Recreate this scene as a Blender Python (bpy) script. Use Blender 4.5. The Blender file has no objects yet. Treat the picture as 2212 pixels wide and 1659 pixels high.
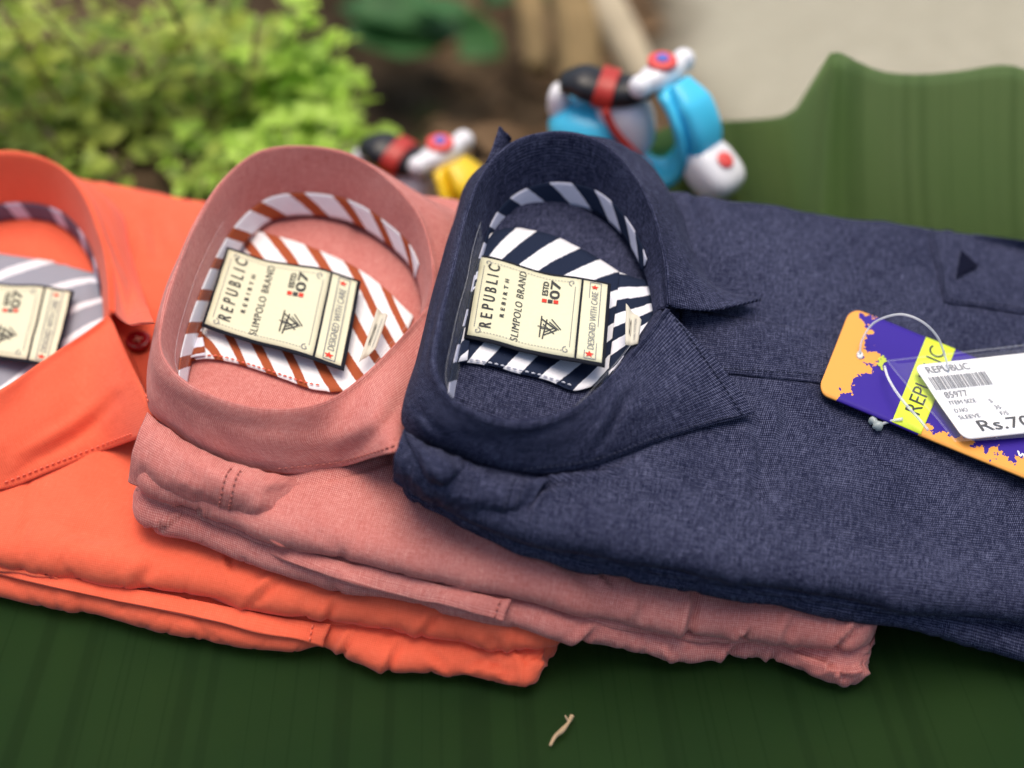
import bpy, math, random
import numpy as np
from mathutils import Vector, noise
from mathutils.bvhtree import BVHTree
R = math.radians
SC = bpy.context.scene
COL = SC.collection
random.seed(7); rng = np.random.default_rng(11)

# ------------------------------------------------------------------ camera
CAMH, PITCH, FPX = 0.55, 46.0, 3404.0          # metres, degrees down, focal length for a 2212 px wide picture
cam = bpy.data.cameras.new('camera'); camo = bpy.data.objects.new('camera', cam); COL.objects.link(camo)
camo.location = (0, 0, CAMH); camo.rotation_euler = (R(90 - PITCH), 0, 0)
cam.sensor_width = 36; cam.lens = FPX / 2212 * 36
cam.clip_start = .01; cam.clip_end = 60
cam.dof.use_dof = True; cam.dof.focus_distance = 0.662; cam.dof.aperture_fstop = 3.2
SC.camera = camo
# ------------------------------------------------------------------ light
w = bpy.data.worlds.new('World'); SC.world = w; w.use_nodes = True
wn = w.node_tree; bg = wn.nodes['Background']
sky = wn.nodes.new('ShaderNodeTexSky'); sky.sky_type = 'NISHITA'; sky.sun_disc = False
SUN_EL, SUN_AZ = 79.0, 0.0                     # azimuth measured from +y towards +x
sky.sun_elevation = R(SUN_EL); sky.sun_rotation = R(SUN_AZ); sky.dust_density = 4; sky.air_density = 1.2
wn.links.new(sky.outputs[0], bg.inputs[0]); bg.inputs[1].default_value = 0.088
sl = bpy.data.lights.new('sun', 'SUN'); so = bpy.data.objects.new('sun', sl); COL.objects.link(so)
sl.energy = 1.3; sl.angle = R(48); sl.color = (1, .88, .74)
sd = Vector((math.sin(R(SUN_AZ)) * math.cos(R(SUN_EL)), math.cos(R(SUN_AZ)) * math.cos(R(SUN_EL)), math.sin(R(SUN_EL))))
so.rotation_euler = sd.to_track_quat('Z', 'Y').to_euler(); so.location = sd * 3
vs = SC.view_settings; vs.view_transform = 'Standard'; vs.look = 'None'; vs.gamma = 1; vs.use_curve_mapping = False
vs.exposure = 0.93
SC.render.engine = 'CYCLES'; SC.cycles.use_denoising = True; SC.cycles.max_bounces = 8

# ------------------------------------------------------------------ maths helpers
_t = R(PITCH)
FW = np.array([0, math.cos(_t), -math.sin(_t)]); UP = np.array([0, math.sin(_t), math.cos(_t)]); RT = np.array([1., 0, 0])
CC = np.array([0, 0, CAMH])
def ray(px, py): return FW + RT * (px - 1106) / FPX - UP * (py - 829.5) / FPX
def W(px, py, z):                               # measured position of a point of known height
    d = ray(px, py); return CC + d * ((z - CAMH) / d[2])
def W_y(px, py, y):           # point on the view line at a given distance in front
    d = ray(px, py); return CC + d * (y / d[1])
def Ws(l): return np.array([W(*p) for p in l])
def crom(P, n, t_out=None):                     # centripetal-like resampling of a polyline
    P = np.asarray(P, float)
    if len(P) == 2: 
        tt = np.linspace(0, 1, n)[:, None] if t_out is None else np.asarray(t_out)[:, None]
        return P[0] * (1 - tt) + P[1] * tt
    d = np.linalg.norm(np.diff(P[:, :3], axis=0), axis=1) + 1e-9
    s = np.concatenate([[0], np.cumsum(d)]); s /= s[-1]
    t = np.linspace(0, 1, n) if t_out is None else np.asarray(t_out)
    m = np.zeros_like(P)
    m[1:-1] = (P[2:] - P[:-2]) / (s[2:] - s[:-2])[:, None]
    m[0] = (P[1] - P[0]) / (s[1] - s[0]); m[-1] = (P[-1] - P[-2]) / (s[-1] - s[-2])
    i = np.clip(np.searchsorted(s, t, 'right') - 1, 0, len(P) - 2)
    h = (s[i + 1] - s[i])[:, None]; x = ((t - s[i])[:, None]) / h
    return ((2*x**3-3*x**2+1)*P[i] + (x**3-2*x**2+x)*h*m[i] + (-2*x**3+3*x**2)*P[i+1] + (x**3-x**2)*h*m[i+1])
def loft(rows, nu, nv):                         # rows of points -> (nv, nu, 3)
    A = np.array([crom(r, nu) for r in rows])
    return resample_v(A, nv)
def resample_v(A, nv):
    d = np.linalg.norm(np.diff(A, axis=0), axis=2).mean(1) + 1e-9
    s = np.concatenate([[0], np.cumsum(d)]); s /= s[-1]
    n = len(s); m = np.zeros_like(A)
    if n > 2: m[1:-1] = (A[2:] - A[:-2]) / (s[2:] - s[:-2])[:, None, None]
    m[0] = (A[1] - A[0]) / (s[1] - s[0]); m[-1] = (A[-1] - A[-2]) / (s[-1] - s[-2])
    t = np.linspace(0, 1, nv); i = np.clip(np.searchsorted(s, t, 'right') - 1, 0, n - 2)
    h = (s[i+1] - s[i])[:, None, None]; x = (t - s[i])[:, None, None] / h
    return ((2*x**3-3*x**2+1)*A[i] + (x**3-2*x**2+x)*h*m[i] + (-2*x**3+3*x**2)*A[i+1] + (x**3-x**2)*h*m[i+1])
def gnormals(G):
    du = np.gradient(G, axis=1); dv = np.gradient(G, axis=0)
    n = np.cross(du, dv); n /= (np.linalg.norm(n, axis=2, keepdims=True) + 1e-12); return n
def nz(x, y=0., z=0.): return noise.noise(Vector((x, y, z)))
def nzv(X, Y, Z=0.):
    X, Y = np.broadcast_arrays(X, Y); o = np.empty(X.shape)
    for i in np.ndindex(X.shape): o[i] = noise.noise(Vector((X[i], Y[i], Z)))
    return o
def proj(P):
    d = np.asarray(P) - CC; z = d @ FW; return np.stack([1106 + FPX * (d @ RT) / z, 829.5 - FPX * (d @ UP) / z], -1)
def fold_marks(G, marks):       # individual creases and ridges: (polyline, width, depth, ridge)
    Q = proj(G); D = np.zeros(G.shape[:2])
    for pts, wd, dep, rid in marks:
        pts = crom(np.array(pts, float), 12) if len(pts) > 2 else np.array(pts, float); best = np.full(D.shape, 1e9); tt = np.zeros(D.shape); sd = np.zeros(D.shape)
        for k in range(len(pts) - 1):
            a, b = pts[k], pts[k+1]; ab = b - a; L2 = ab @ ab; t = np.clip(((Q - a) @ ab) / L2, 0, 1); dv = Q - (a + t[..., None] * ab); r = np.linalg.norm(dv, axis=-1)
            m = r < best; best[m] = r[m]; tt[m] = ((k + t) / (len(pts) - 1))[m]; sd[m] = np.sign(ab[0] * dv[..., 1] - ab[1] * dv[..., 0])[m]
        env = np.sin(np.pi * np.clip(.12 + .76 * tt, 0, 1)); x = best * sd / wd
        D += 1.25 * env * (-dep * np.exp(-(x * 1.6) ** 2) + rid * np.exp(-((x - 1.1) / .8) ** 2))
    return D
def sm(a, b, x):
    t = np.clip((np.asarray(x, float) - a) / (b - a), 0, 1); return t * t * (3 - 2 * t)

# ------------------------------------------------------------------ object helpers
def tag(o, label=None, cat=None, group=None, kind=None):
    if label: o['label'] = label
    if cat: o['category'] = cat
    if group: o['group'] = group
    if kind: o['kind'] = kind
    return o
def empty(name, loc, label, cat, group=None, rz=0):
    o = bpy.data.objects.new(name, None); COL.objects.link(o); o.location = loc; o.rotation_euler = (0, 0, rz)
    o.empty_display_size = .02
    return tag(o, label, cat, group)
def link(name, me, m, parent=None, keep=True):
    o = bpy.data.objects.new(name, me); COL.objects.link(o)
    if m is not None: me.materials.append(m)
    if parent is not None:
        o.parent = parent
        if keep:                                 # mesh coordinates are world ones
            r = parent; M = None
            while r is not None:
                Mi = r.matrix_basis if True else None
                M = Mi if M is None else Mi @ M if False else r.matrix_parent_inverse @ M if False else M
                r = r.parent
            bpy.context.view_layer.update()
            o.matrix_parent_inverse = parent.matrix_world.inverted()
    return o
def mesh(name, V, Fc, m, parent=None, uv=None, smooth=True, keep=True):
    me = bpy.data.meshes.new(name); me.from_pydata([tuple(v) for v in V], [], [tuple(int(i) for i in f) for f in Fc]); me.update()
    if uv is not None:
        l = me.uv_layers.new(name='UVMap'); idx = np.empty(len(me.loops), int); me.loops.foreach_get('vertex_index', idx)
        l.data.foreach_set('uv', np.asarray(uv, float)[idx].ravel())
    if smooth: me.polygons.foreach_set('use_smooth', [True] * len(me.polygons))
    return link(name, me, m, parent, keep)
def guv(G):
    su = np.concatenate([np.zeros((G.shape[0], 1)), np.cumsum(np.linalg.norm(np.diff(G, axis=1), axis=2), axis=1)], 1)
    sv = np.concatenate([np.zeros((1, G.shape[1])), np.cumsum(np.linalg.norm(np.diff(G, axis=0), axis=2), axis=0)], 0)
    return np.stack([np.broadcast_to(su.mean(0), su.shape), np.broadcast_to(sv.mean(1)[:, None], sv.shape)], 2)
def gfaces(nv, nu, wrapv=False, off=0, flip=False):
    i, j = np.meshgrid(np.arange(nv if wrapv else nv - 1), np.arange(nu - 1), indexing='ij')
    i, j = i.ravel(), j.ravel(); k = (i + 1) % nv
    f = np.stack([i*nu + j, i*nu + j + 1, k*nu + j + 1, k*nu + j], 1) + off
    return f[:, ::-1] if flip else f
def sheet(name, G, m, parent=None, th=0, uv=None):     # cloth or card of real thickness th (centred on G downwards)
    nv, nu = G.shape[:2]; UVg = guv(G) if uv is None else uv
    if th == 0:
        return mesh(name, G.reshape(-1, 3), gfaces(nv, nu), m, parent, UVg.reshape(-1, 2))
    N = gnormals(G); B = G - N * th; n = nv * nu
    V = np.concatenate([G.reshape(-1, 3), B.reshape(-1, 3)])
    F1 = gfaces(nv, nu); F2 = gfaces(nv, nu, off=n, flip=True); side = []
    loop = [j for j in range(nu)] + [i*nu + nu - 1 for i in range(1, nv)] + [(nv-1)*nu + j for j in range(nu-2, -1, -1)] + [i*nu for i in range(nv-2, 0, -1)]
    for a, b in zip(loop, loop[1:] + loop[:1]): side.append((a, a + n, b + n, b))
    Fa = [tuple(f) for f in F1] + [tuple(f) for f in F2] + side
    u = np.concatenate([UVg.reshape(-1, 2)] * 2)
    return mesh(name, V, Fa, m, parent, u)
def tube(name, P, r, m, parent=None, n=8, res=None, keep=True):
    P = np.asarray(P, float)
    if res: 
        r = np.interp(np.linspace(0, 1, res), np.linspace(0, 1, len(P)), r if np.ndim(r) else [r] * len(P)); P = crom(P, res)
    r = np.broadcast_to(r, (len(P),)); V = []; T = np.gradient(P, axis=0)
    ref = np.array([0, 0, 1.]) if abs(T[0][2]) < .9 * np.linalg.norm(T[0]) else np.array([1., 0, 0])
    for p, t, rr in zip(P, T, r):
        t = t / (np.linalg.norm(t) + 1e-12); a = np.cross(t, ref); a /= np.linalg.norm(a) + 1e-12; b = np.cross(t, a); ref = -b if False else ref
        for k in range(n):
            an = 2 * math.pi * k / n; V.append(p + rr * (math.cos(an) * a + math.sin(an) * b))
    Fc = []
    for i in range(len(P) - 1):
        for k in range(n): Fc.append((i*n + k, i*n + (k+1) % n, (i+1)*n + (k+1) % n, (i+1)*n + k))
    Fc.append(tuple(range(n))[::-1]); Fc.append(tuple((len(P)-1)*n + k for k in range(n)))
    if name is None: return V, Fc
    return mesh(name, V, Fc, m, parent, keep=keep)
class MB:
    def __init__(s): s.V = []; s.F = []
    def add(s, V, F):
        o = len(s.V); s.V += [tuple(v) for v in V]; s.F += [tuple(i + o for i in f) for f in F]
    def build(s, name, m, parent=None, smooth=True, keep=True): return mesh(name, s.V, s.F, m, parent, smooth=smooth, keep=keep)

# ------------------------------------------------------------------ materials
class NT:
    def __init__(s, name):
        s.m = bpy.data.materials.new(name); s.m.use_nodes = True; s.t = s.m.node_tree
        s.b = s.t.nodes['Principled BSDF']; s.uvn = s.t.nodes.new('ShaderNodeTexCoord')
    def n(s, typ, **k):
        nd = s.t.nodes.new(typ)
        for a, v in k.items(): setattr(nd, a, v)
        return nd
    def L(s, a, b): s.t.links.new(a, b)
    def val(s, inp, v):
        if isinstance(v, (int, float, tuple, list)): inp.default_value = v
        else: s.L(v, inp)
    def math(s, op, a, b=0., c=None):
        nd = s.n('ShaderNodeMath', operation=op); s.val(nd.inputs[0], a); s.val(nd.inputs[1], b)
        if c is not None: s.val(nd.inputs[2], c)
        return nd.outputs[0]
    def mix(s, f, a, b):
        nd = s.n('ShaderNodeMix', data_type='RGBA'); s.val(nd.inputs[0], f)
        for i, v in ((6, a), (7, b)): s.val(nd.inputs[i], v if not isinstance(v, tuple) else (*v[:3], 1))
        return nd.outputs[2]
    def noise(s, vec, sc, det=2, rough=.5, scale3=None, rot=0):
        mp = s.n('ShaderNodeMapping'); s.L(vec, mp.inputs[0])
        if scale3: mp.inputs['Scale'].default_value = scale3
        mp.inputs['Rotation'].default_value = (0, 0, rot)
        nd = s.n('ShaderNodeTexNoise'); s.L(mp.outputs[0], nd.inputs['Vector']); nd.inputs['Scale'].default_value = sc
        nd.inputs['Detail'].default_value = det; nd.inputs['Roughness'].default_value = rough
        return nd.outputs['Fac']
    def ramp(s, f, a, b):
        nd = s.n('ShaderNodeMapRange', interpolation_type='SMOOTHSTEP'); s.val(nd.inputs[0], f); nd.inputs[1].default_value = a; nd.inputs[2].default_value = b
        return nd.outputs[0]
    def bump(s, h, dist, strength=1.):
        nd = s.n('ShaderNodeBump'); s.L(h, nd.inputs['Height']); nd.inputs['Distance'].default_value = dist; nd.inputs['Strength'].default_value = strength
        s.L(nd.outputs[0], s.b.inputs['Normal'])
    def done(s, col=None, rough=.8, spec=.3, sheen=0, **k):
        if col is not None: s.val(s.b.inputs['Base Color'], col if not isinstance(col, tuple) else (*col[:3], 1))
        s.val(s.b.inputs['Roughness'], rough); s.b.inputs['Specular IOR Level'].default_value = spec
        s.b.inputs['Sheen Weight'].default_value = sheen; s.b.inputs['Sheen Roughness'].default_value = .5
        for a, v in k.items(): s.val(s.b.inputs[a.replace('_', ' ')], v)
        return s.m
def plain(name, col, rough=.5, spec=.4, var=.12, sc=60, **k):
    t = NT(name); f = t.noise(t.uvn.outputs['Object'], sc, 3)
    return t.done(t.mix(f, tuple(c * (1 - var) for c in col), tuple(min(1, c * (1 + var)) for c in col)), rough, spec, **k)
def fabric(name, dark, mid, light, warp=1250., weft=1150., contrast=1., slub=.5, sheen=.15, twill=False):
    t = NT(name); uv = t.uvn.outputs['UV']
    sep = t.n('ShaderNodeSeparateXYZ'); t.L(uv, sep.inputs[0]); x, y = sep.outputs[0], sep.outputs[1]
    wob = t.noise(uv, 60, 2); wob2 = t.math('MULTIPLY', wob, 1.1)
    if twill: x = t.math('ADD', x, t.math('MULTIPLY', y, .35))
    a = t.math('SINE', t.math('ADD', t.math('MULTIPLY', x, warp * 6.2832 / 1.), t.math('MULTIPLY', wob2, 5)))
    b = t.math('SINE', t.math('ADD', t.math('MULTIPLY', y, weft * 6.2832 / 1.), t.math('MULTIPLY', wob2, 5)))
    s1 = t.noise(uv, 1, 2, .6, (1700, 150, 1)); s2 = t.noise(uv, 1, 2, .6, (190, 1500, 1)); s3 = t.noise(uv, 1, 3, .6, (700, 600, 1))
    big = t.noise(uv, 22, 4, .6)
    k = t.math('ADD', t.math('MULTIPLY', a, .26 * contrast), t.math('MULTIPLY', b, .17 * contrast))
    k = t.math('ADD', k, t.math('MULTIPLY', t.math('SUBTRACT', s1, .5), 1.3 * slub))
    k = t.math('ADD', k, t.math('MULTIPLY', t.math('SUBTRACT', s2, .5), 1.1 * slub))
    k = t.math('ADD', k, t.math('MULTIPLY', t.math('SUBTRACT', s3, .5), .8 * slub))
    k = t.math('ADD', k, t.math('MULTIPLY', t.math('SUBTRACT', big, .5), .5))
    k = t.math('ADD', k, .5)
    lo = t.mix(t.ramp(k, 0, .5), dark, mid); c = t.mix(t.ramp(k, .5, 1.05), lo, light)
    wr = t.noise(t.uvn.outputs['Object'], 75, 4, .62)
    h = t.math('ADD', t.math('MULTIPLY', k, .10), t.math('MULTIPLY', wr, 1.0))
    t.bump(h, .0016, .38)
    return t.done(c, .85, .15, sheen)
def stripes(name, c1, c2, period, duty, ang, warp=.0):
    t = NT(name); uv = t.uvn.outputs['UV']
    mp = t.n('ShaderNodeMapping'); t.L(uv, mp.inputs[0]); mp.inputs['Rotation'].default_value = (0, 0, ang)
    sep = t.n('ShaderNodeSeparateXYZ'); t.L(mp.outputs[0], sep.inputs[0])
    f = t.math('FRACT', t.math('ADD', t.math('DIVIDE', sep.outputs[0], period), t.math('MULTIPLY', t.noise(uv, 500, 2), .05)))
    k = t.ramp(f, duty - .02, duty + .02); k2 = t.ramp(f, .0, .03); 
    msk = t.math('MULTIPLY', t.math('SUBTRACT', 1., k), k2)
    n_ = t.noise(uv, 1, 2, .6, (1500, 1500, 1)); wv = t.noise(t.uvn.outputs['Object'], 90, 3)
    c = t.mix(msk, t.mix(n_, tuple(x * .75 for x in c1), tuple(x * 1.2 for x in c1)), t.mix(n_, tuple(x * .9 for x in c2), c2))
    t.bump(t.math('ADD', t.math('MULTIPLY', n_, .3), wv), .0012, .5)
    return t.done(c, .8, .2)

ORANGE = fabric('orange_cotton', (.64, .080, .034), (.82, .130, .062), (.88, .22, .12), slub=.30, contrast=.5)
PINK = fabric('pink_chambray', (.36, .085, .072), (.54, .172, .146), (.74, .39, .34), slub=.5, contrast=1.0)
NAVY = fabric('navy_denim_chambray', (.003, .004, .014), (.0125, .0160, .046), (.120, .128, .205), slub=.80, contrast=1.15, warp=1300., weft=900., twill=True, sheen=.0)
ORANGE_D = plain('orange_thread', (.84, .17, .10), .8); PINK_D = plain('pink_thread', (.40, .12, .10), .8); NAVY_D = plain('navy_thread', (.015, .02, .05), .8)
NAVY_L = plain('pale_thread', (.55, .57, .65), .8)
CREAM = plain('woven_cream', (.70, .68, .48), .75, .2, .05, 700)
BLACK = plain('woven_black', (.012, .014, .022), .8, .2, .2, 700)
INK = plain('black_print', (.05, .05, .05), .7, .2, .1, 200)
GREY_INK = plain('grey_print', (.22, .22, .23), .7, .2, .1, 200)
RED = plain('red_print', (.75, .05, .03), .7, .2, .1, 200)
def clear(name, alpha=.15, col=(.9, .92, .95)):
    t = NT(name); fr = t.n('ShaderNodeFresnel'); fr.inputs[0].default_value = 1.5
    tr = t.n('ShaderNodeBsdfTransparent'); gl = t.n('ShaderNodeBsdfPrincipled'); gl.inputs['Base Color'].default_value = (*col, 1); gl.inputs['Roughness'].default_value = .15
    mx = t.n('ShaderNodeMixShader'); t.L(t.math('ADD', t.math('MULTIPLY', fr.outputs[0], .05 if alpha < .1 else 1.), alpha), mx.inputs[0]); t.L(tr.outputs[0], mx.inputs[1]); t.L(gl.outputs[0], mx.inputs[2])
    t.L(mx.outputs[0], t.t.nodes['Material Output'].inputs[0]); return t.m
CLEAR = clear('clear_plastic_film', .0); CLEAR2 = clear('clear_nylon', .42); CLEAR_EDGE = clear('clear_plastic_edge', .05)

# ------------------------------------------------------------------ garment geometry
ANG = R(-12.5); U = np.array([math.cos(ANG), math.sin(ANG), 0]); V_ = np.array([-math.sin(ANG), math.cos(ANG), 0])
def slab(name, near, far2, t, m, parent, nseg=260, a=None, crown=.002, amp=.0016, pucker=.0020, seed=0., endr=.010, capl=True, capr=True, top=None, marks=None):
    """one folded layer of a garment: near = [(px,py,z_bottom)], far2 = two (px,py,z_top) of the far edge; t thickness"""
    a = a or t * .62
    E = crom(np.array([W(x, y, z + .18 * t) for x, y, z in near]), nseg)
    zb = E[:, 2] - .18 * t
    F0, F1 = W(*far2[0]), W(*far2[1]); fd = (F1 - F0) / np.dot(F1 - F0, U)
    rows = []
    lowang = math.radians(40)
    N = []
    for i in range(nseg):
        e = E[i].copy(); cen = e + V_ * a * math.cos(lowang); 
        fp = F0 + fd * (np.dot(e - F0, U)); zt = fp[2]; fp = fp.copy()
        N.append((cen, fp, zb[i], zt))
    sn = [(-90, 'n'), (-65, 'n'), (-40, 'n'), (-20, 'n'), (0, 'n'), (20, 'n'), (40, 'n'), (60, 'n'), (75, 'n'), (90, 'n')]
    NP = 90
    prof = []
    for i, (cen, fp, z0, zt) in enumerate(N):
        p = []
        for an, _ in sn:
            r_ = math.radians(an); q = cen - V_ * a * math.cos(r_); q[2] = z0 + t / 2 + t / 2 * math.sin(r_); p.append(q)
        c2 = cen.copy(); c2[2] = z0 + t
        f2 = fp - V_ * a * .6; f2[2] = zt
        for k in range(1, NP):
            s = k / NP; q = c2 * (1 - s) + f2 * s; q[2] += crown * math.sin(math.pi * s); p.append(q)
        for an in range(90, -91, -20):
            r_ = math.radians(an); q = f2 + V_ * a * math.cos(r_); q[2] = zt - t / 2 + t / 2 * math.sin(r_); p.append(q)
        prof.append(np.array(p))
    G = np.array(prof).transpose(1, 0, 2)       # (profile, along, 3)
    np_, nu = G.shape[:2]
    # rounded ends
    mid = G.mean(0)
    L = np.dot(G[6] - G[6][0], U)
    for s_, on in ((0, capl), (1, capr)):
        if not on: continue
        d = np.abs(L - L[0]) if s_ == 0 else np.abs(L[-1] - L)
        k = np.clip(d / endr, 0, 1); sc = np.sqrt(np.clip(1 - (1 - k) ** 2, 0, 1)); sc = .04 + .96 * sc
        zc = .5 * (G[0, :, 2] + G[len(sn) + 1, :, 2])
        G[:, :, 2] = zc + (G[:, :, 2] - zc) * sc
        for row in range(len(sn)):              # near corner is rounded in plan too
            G[row] += V_ * ((1 - sc) * .012)[:, None]
    UVg = guv(G)
    nrm = gnormals(G)
    us = np.einsum('ijk,k->ij', G, U); v_s = np.einsum('ijk,k->ij', G, V_)
    edge = np.exp(-np.clip(UVg[..., 1] - .006, 0, 9) / .022)
    d = amp * nzv(us * 28 + seed, v_s * 20 + seed * 3) + amp * .7 * nzv(us * 60 + v_s * 34 + seed, v_s * 38 - us * 12)
    pk = nzv(us * 36 + v_s * 14 + seed * 7, UVg[..., 1] * 26, 3.3); pk2 = nzv(us * 130 - v_s * 30 + seed * 5, UVg[..., 1] * 60, 8.3)
    n3 = nzv(us * 34 + UVg[..., 1] * 26 + seed * 2, UVg[..., 1] * 15 - us * 9, 1.1); n4 = nzv(us * 48 - UVg[..., 1] * 40 + seed, UVg[..., 1] * 20 + us * 6, 6.1)
    wide = np.exp(-np.clip(UVg[..., 1] - .010, 0, 9) / .04)
    pucker = pucker * .78; d += pucker * edge * (1.35 * pk + .22 * pk2) - pucker * .75 * edge * np.exp(-(n3 / .045) ** 2) - pucker * .5 * wide * np.exp(-(n4 / .035) ** 2)
    g5 = nzv(us * 9 + v_s * 13 + seed, v_s * 7 - us * 10, 2.2); d -= .0009 * np.exp(-(g5 / .03) ** 2)
    # extra bunching at the right hand corner
    ce = np.exp(-np.abs(us - us[:, -1:].max()) / .035) * edge
    d += .0030 * ce * nzv(us * 150 + v_s * 60 + seed, v_s * 90 + G[..., 2] * 160, 5.)
    if top: d += top(us, v_s)
    if marks: d += fold_marks(G, marks)
    G = G + nrm * d[..., None]
    o = mesh(name, G.reshape(-1, 3), gfaces(np_, nu, wrapv=True), m, parent, UVg.reshape(-1, 2))
    # close the two ends
    me = o.data
    return o
SURF = []
def bake(o):
    me = o.data; SURF.append(BVHTree.FromPolygons([v.co.copy() for v in me.vertices], [tuple(p.vertices) for p in me.polygons]))
def S(px, py, off=.0004, n=False, fallback=.05):           # point on the garment surface
    d = Vector(ray(px, py)).normalized(); best = None
    for b in SURF:
        h = b.ray_cast(Vector(CC), d)
        if h[0] is not None and (best is None or h[3] < best[3]): best = h
    if best is None: return W(px, py, fallback)
    nn = best[1]; nn = nn if nn.dot(d) < 0 else -nn
    return np.array(best[0] + nn * off)
def Ss(l, off=.0004): return np.array([S(p[0], p[1], off) for p in l])
def drape(rowsA, rowsB, nu, nv, off, bulge=0., wav=0., seed=0.):   # patch lying on the surface between two traced edges
    A = crom(np.array(rowsA, float), nu); B = crom(np.array(rowsB, float), nu); G = np.zeros((nv, nu, 3))
    for i in range(nv):
        s = i / (nv - 1)
        for j in range(nu):
            p = A[j] * (1 - s) + B[j] * s
            G[i, j] = S(p[0], p[1], off)
            G[i, j, 2] += bulge * math.sin(math.pi * s) * math.sin(math.pi * j / (nu - 1)) ** .5 + wav * nz(p[0] * .02 + seed, p[1] * .02)
    for _ in range(2): 
        G[1:-1] = (G[:-2] + 2 * G[1:-1] + G[2:]) / 4
    if np.median(gnormals(G)[..., 2]) < 0: G = G[::-1].copy()
    return G
def stitch(name, path, m, parent, off=.0005, step=.0026, ln=.0016, wd=.00045, world=False):
    P = np.asarray(path, float) if world else None
    if not world:
        q = crom(np.array(path, float), 60); P = Ss(q, off)
    d = np.concatenate([[0], np.cumsum(np.linalg.norm(np.diff(P, axis=0), axis=1))]); b = MB()
    s = 0.
    while s + ln < d[-1]:
        p0 = np.array([np.interp(s, d, P[:, k]) for k in range(3)]); p1 = np.array([np.interp(s + ln, d, P[:, k]) for k in range(3)])
        V, Fc = tube(None, [p0, (p0 + p1) / 2 + np.array([0, 0, .0002]), p1], [wd * .6, wd, wd * .6], None, n=5); b.add(V, Fc); s += step
    return b.build(name, m, parent)
def collar(crest, outer, floor_z, m, parent, inner_h=None, tilt=.006, inner_dx=None, seed=0., th=.0012, nu=220, inner_off=.007, marks=None):
    """crest: [(px,py,z)] far front -> back -> near front;  outer: same count, foot of the fall"""
    Cw = np.array([W(*p) for p in crest]); O = np.array([(S(p[0], p[1], .0012) if len(p) == 2 else (S(*p) if p[2] < .02 else W(*p))) for p in outer])
    n = len(Cw); cen = Cw.mean(0)
    tg = np.gradient(Cw, axis=0); nr = np.stack([tg[:, 1], -tg[:, 0], 0 * tg[:, 0]], 1); nr /= np.linalg.norm(nr, axis=1, keepdims=True)
    sg = np.sign(np.einsum('ij,ij->i', nr, Cw - cen)); nr *= np.sign(np.median(sg))       # outward
    I = Cw - nr * inner_off; fz = np.array(floor_z) if np.ndim(floor_z) else np.full(n, floor_z)
    I[:, 2] = fz
    Iu = Cw - nr * .0018; Iu[:, 2] = Cw[:, 2] - .0032
    Im = Cw - nr * .0042; Im[:, 2] = Cw[:, 2] * .5 + fz * .5
    Ou = Cw + nr * .0011 ; Ou[:, 2] = Cw[:, 2] - .0022
    C0 = Cw - nr * .0008
    Om = (Cw + O) / 2 + nr * .0008; Om[:, 2] += .0018
    Ol = Cw * .2 + O * .8 + nr * .0008; Ol[:, 2] += .0012
    Om[0] -= V_ * .0055; Ol[0] -= V_ * .0035; Om[0, 2] -= .002
    G = loft([I, Im, Iu, C0, Ou, Om, Ol, O], nu, 60)
    d = .0009 * nzv(np.arange(nu)[None, :] * .07 + seed, np.arange(60)[:, None] * .08)
    G[..., :] += gnormals(G) * (d * sm(0, .3, np.arange(60) / 60.)[:, None])[..., None]
    if marks: G += np.broadcast_to(np.array([0, -.5, .86]), G.shape) * fold_marks(G, marks)[..., None]
    if np.einsum('ij,ij->', gnormals(G)[45], np.broadcast_to(crom(nr, nu), (nu, 3))) < 0: G = G[:, ::-1].copy()
    return sheet('collar', G, m, parent, th), G, I, Cw, nr

def label_map(P4, wave=.0014, seed=0.):
    """P4 world corners: a=0,b=0 / a=1,b=0 / a=1,b=1 / a=0,b=1 ; a runs along the lines of text, b down the lines"""
    P = [np.array(p) for p in P4]; nn = np.cross(P[3] - P[0], P[1] - P[0]); nn /= np.linalg.norm(nn); nn = nn if nn[2] > 0 else -nn
    def f(a, b, h=0.):
        p = P[0] * (1-a) * (1-b) + P[1] * a * (1-b) + P[2] * a * b + P[3] * (1-a) * b
        return p + nn * (h + wave * math.sin(2.6 * b * math.pi + seed) * (.6 + .4 * a) + wave * .8 * math.sin(3 * a + seed * 2) + .5 * wave * nz(a * 5, b * 5, seed))
    return f
def lgrid(name, f, a0, a1, b0, b1, h, m, parent, na=14, nb=20, th=.0003):
    G = np.array([[f(a0 + (a1-a0) * j / (na-1), b0 + (b1-b0) * i / (nb-1), h) for j in range(na)] for i in range(nb)])
    if np.median(gnormals(G)[..., 2]) < 0: G = G[:, ::-1].copy()
    return sheet(name, G, m, parent, th)
def text_tris(s, sp=1.):
    cu = bpy.data.curves.new('glyphs', 'FONT'); cu.body = s; cu.resolution_u = 3; cu.align_x = 'LEFT'; cu.space_character = sp
    ob = bpy.data.objects.new('glyphs', cu); COL.objects.link(ob); bpy.context.view_layer.update()
    dg = bpy.context.evaluated_depsgraph_get(); me = bpy.data.meshes.new_from_object(ob.evaluated_get(dg))
    V = np.array([v.co[:] for v in me.vertices]); Fc = [tuple(p.vertices) for p in me.polygons]
    bpy.data.objects.remove(ob); bpy.data.curves.remove(cu); bpy.data.meshes.remove(me); return V, Fc
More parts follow.
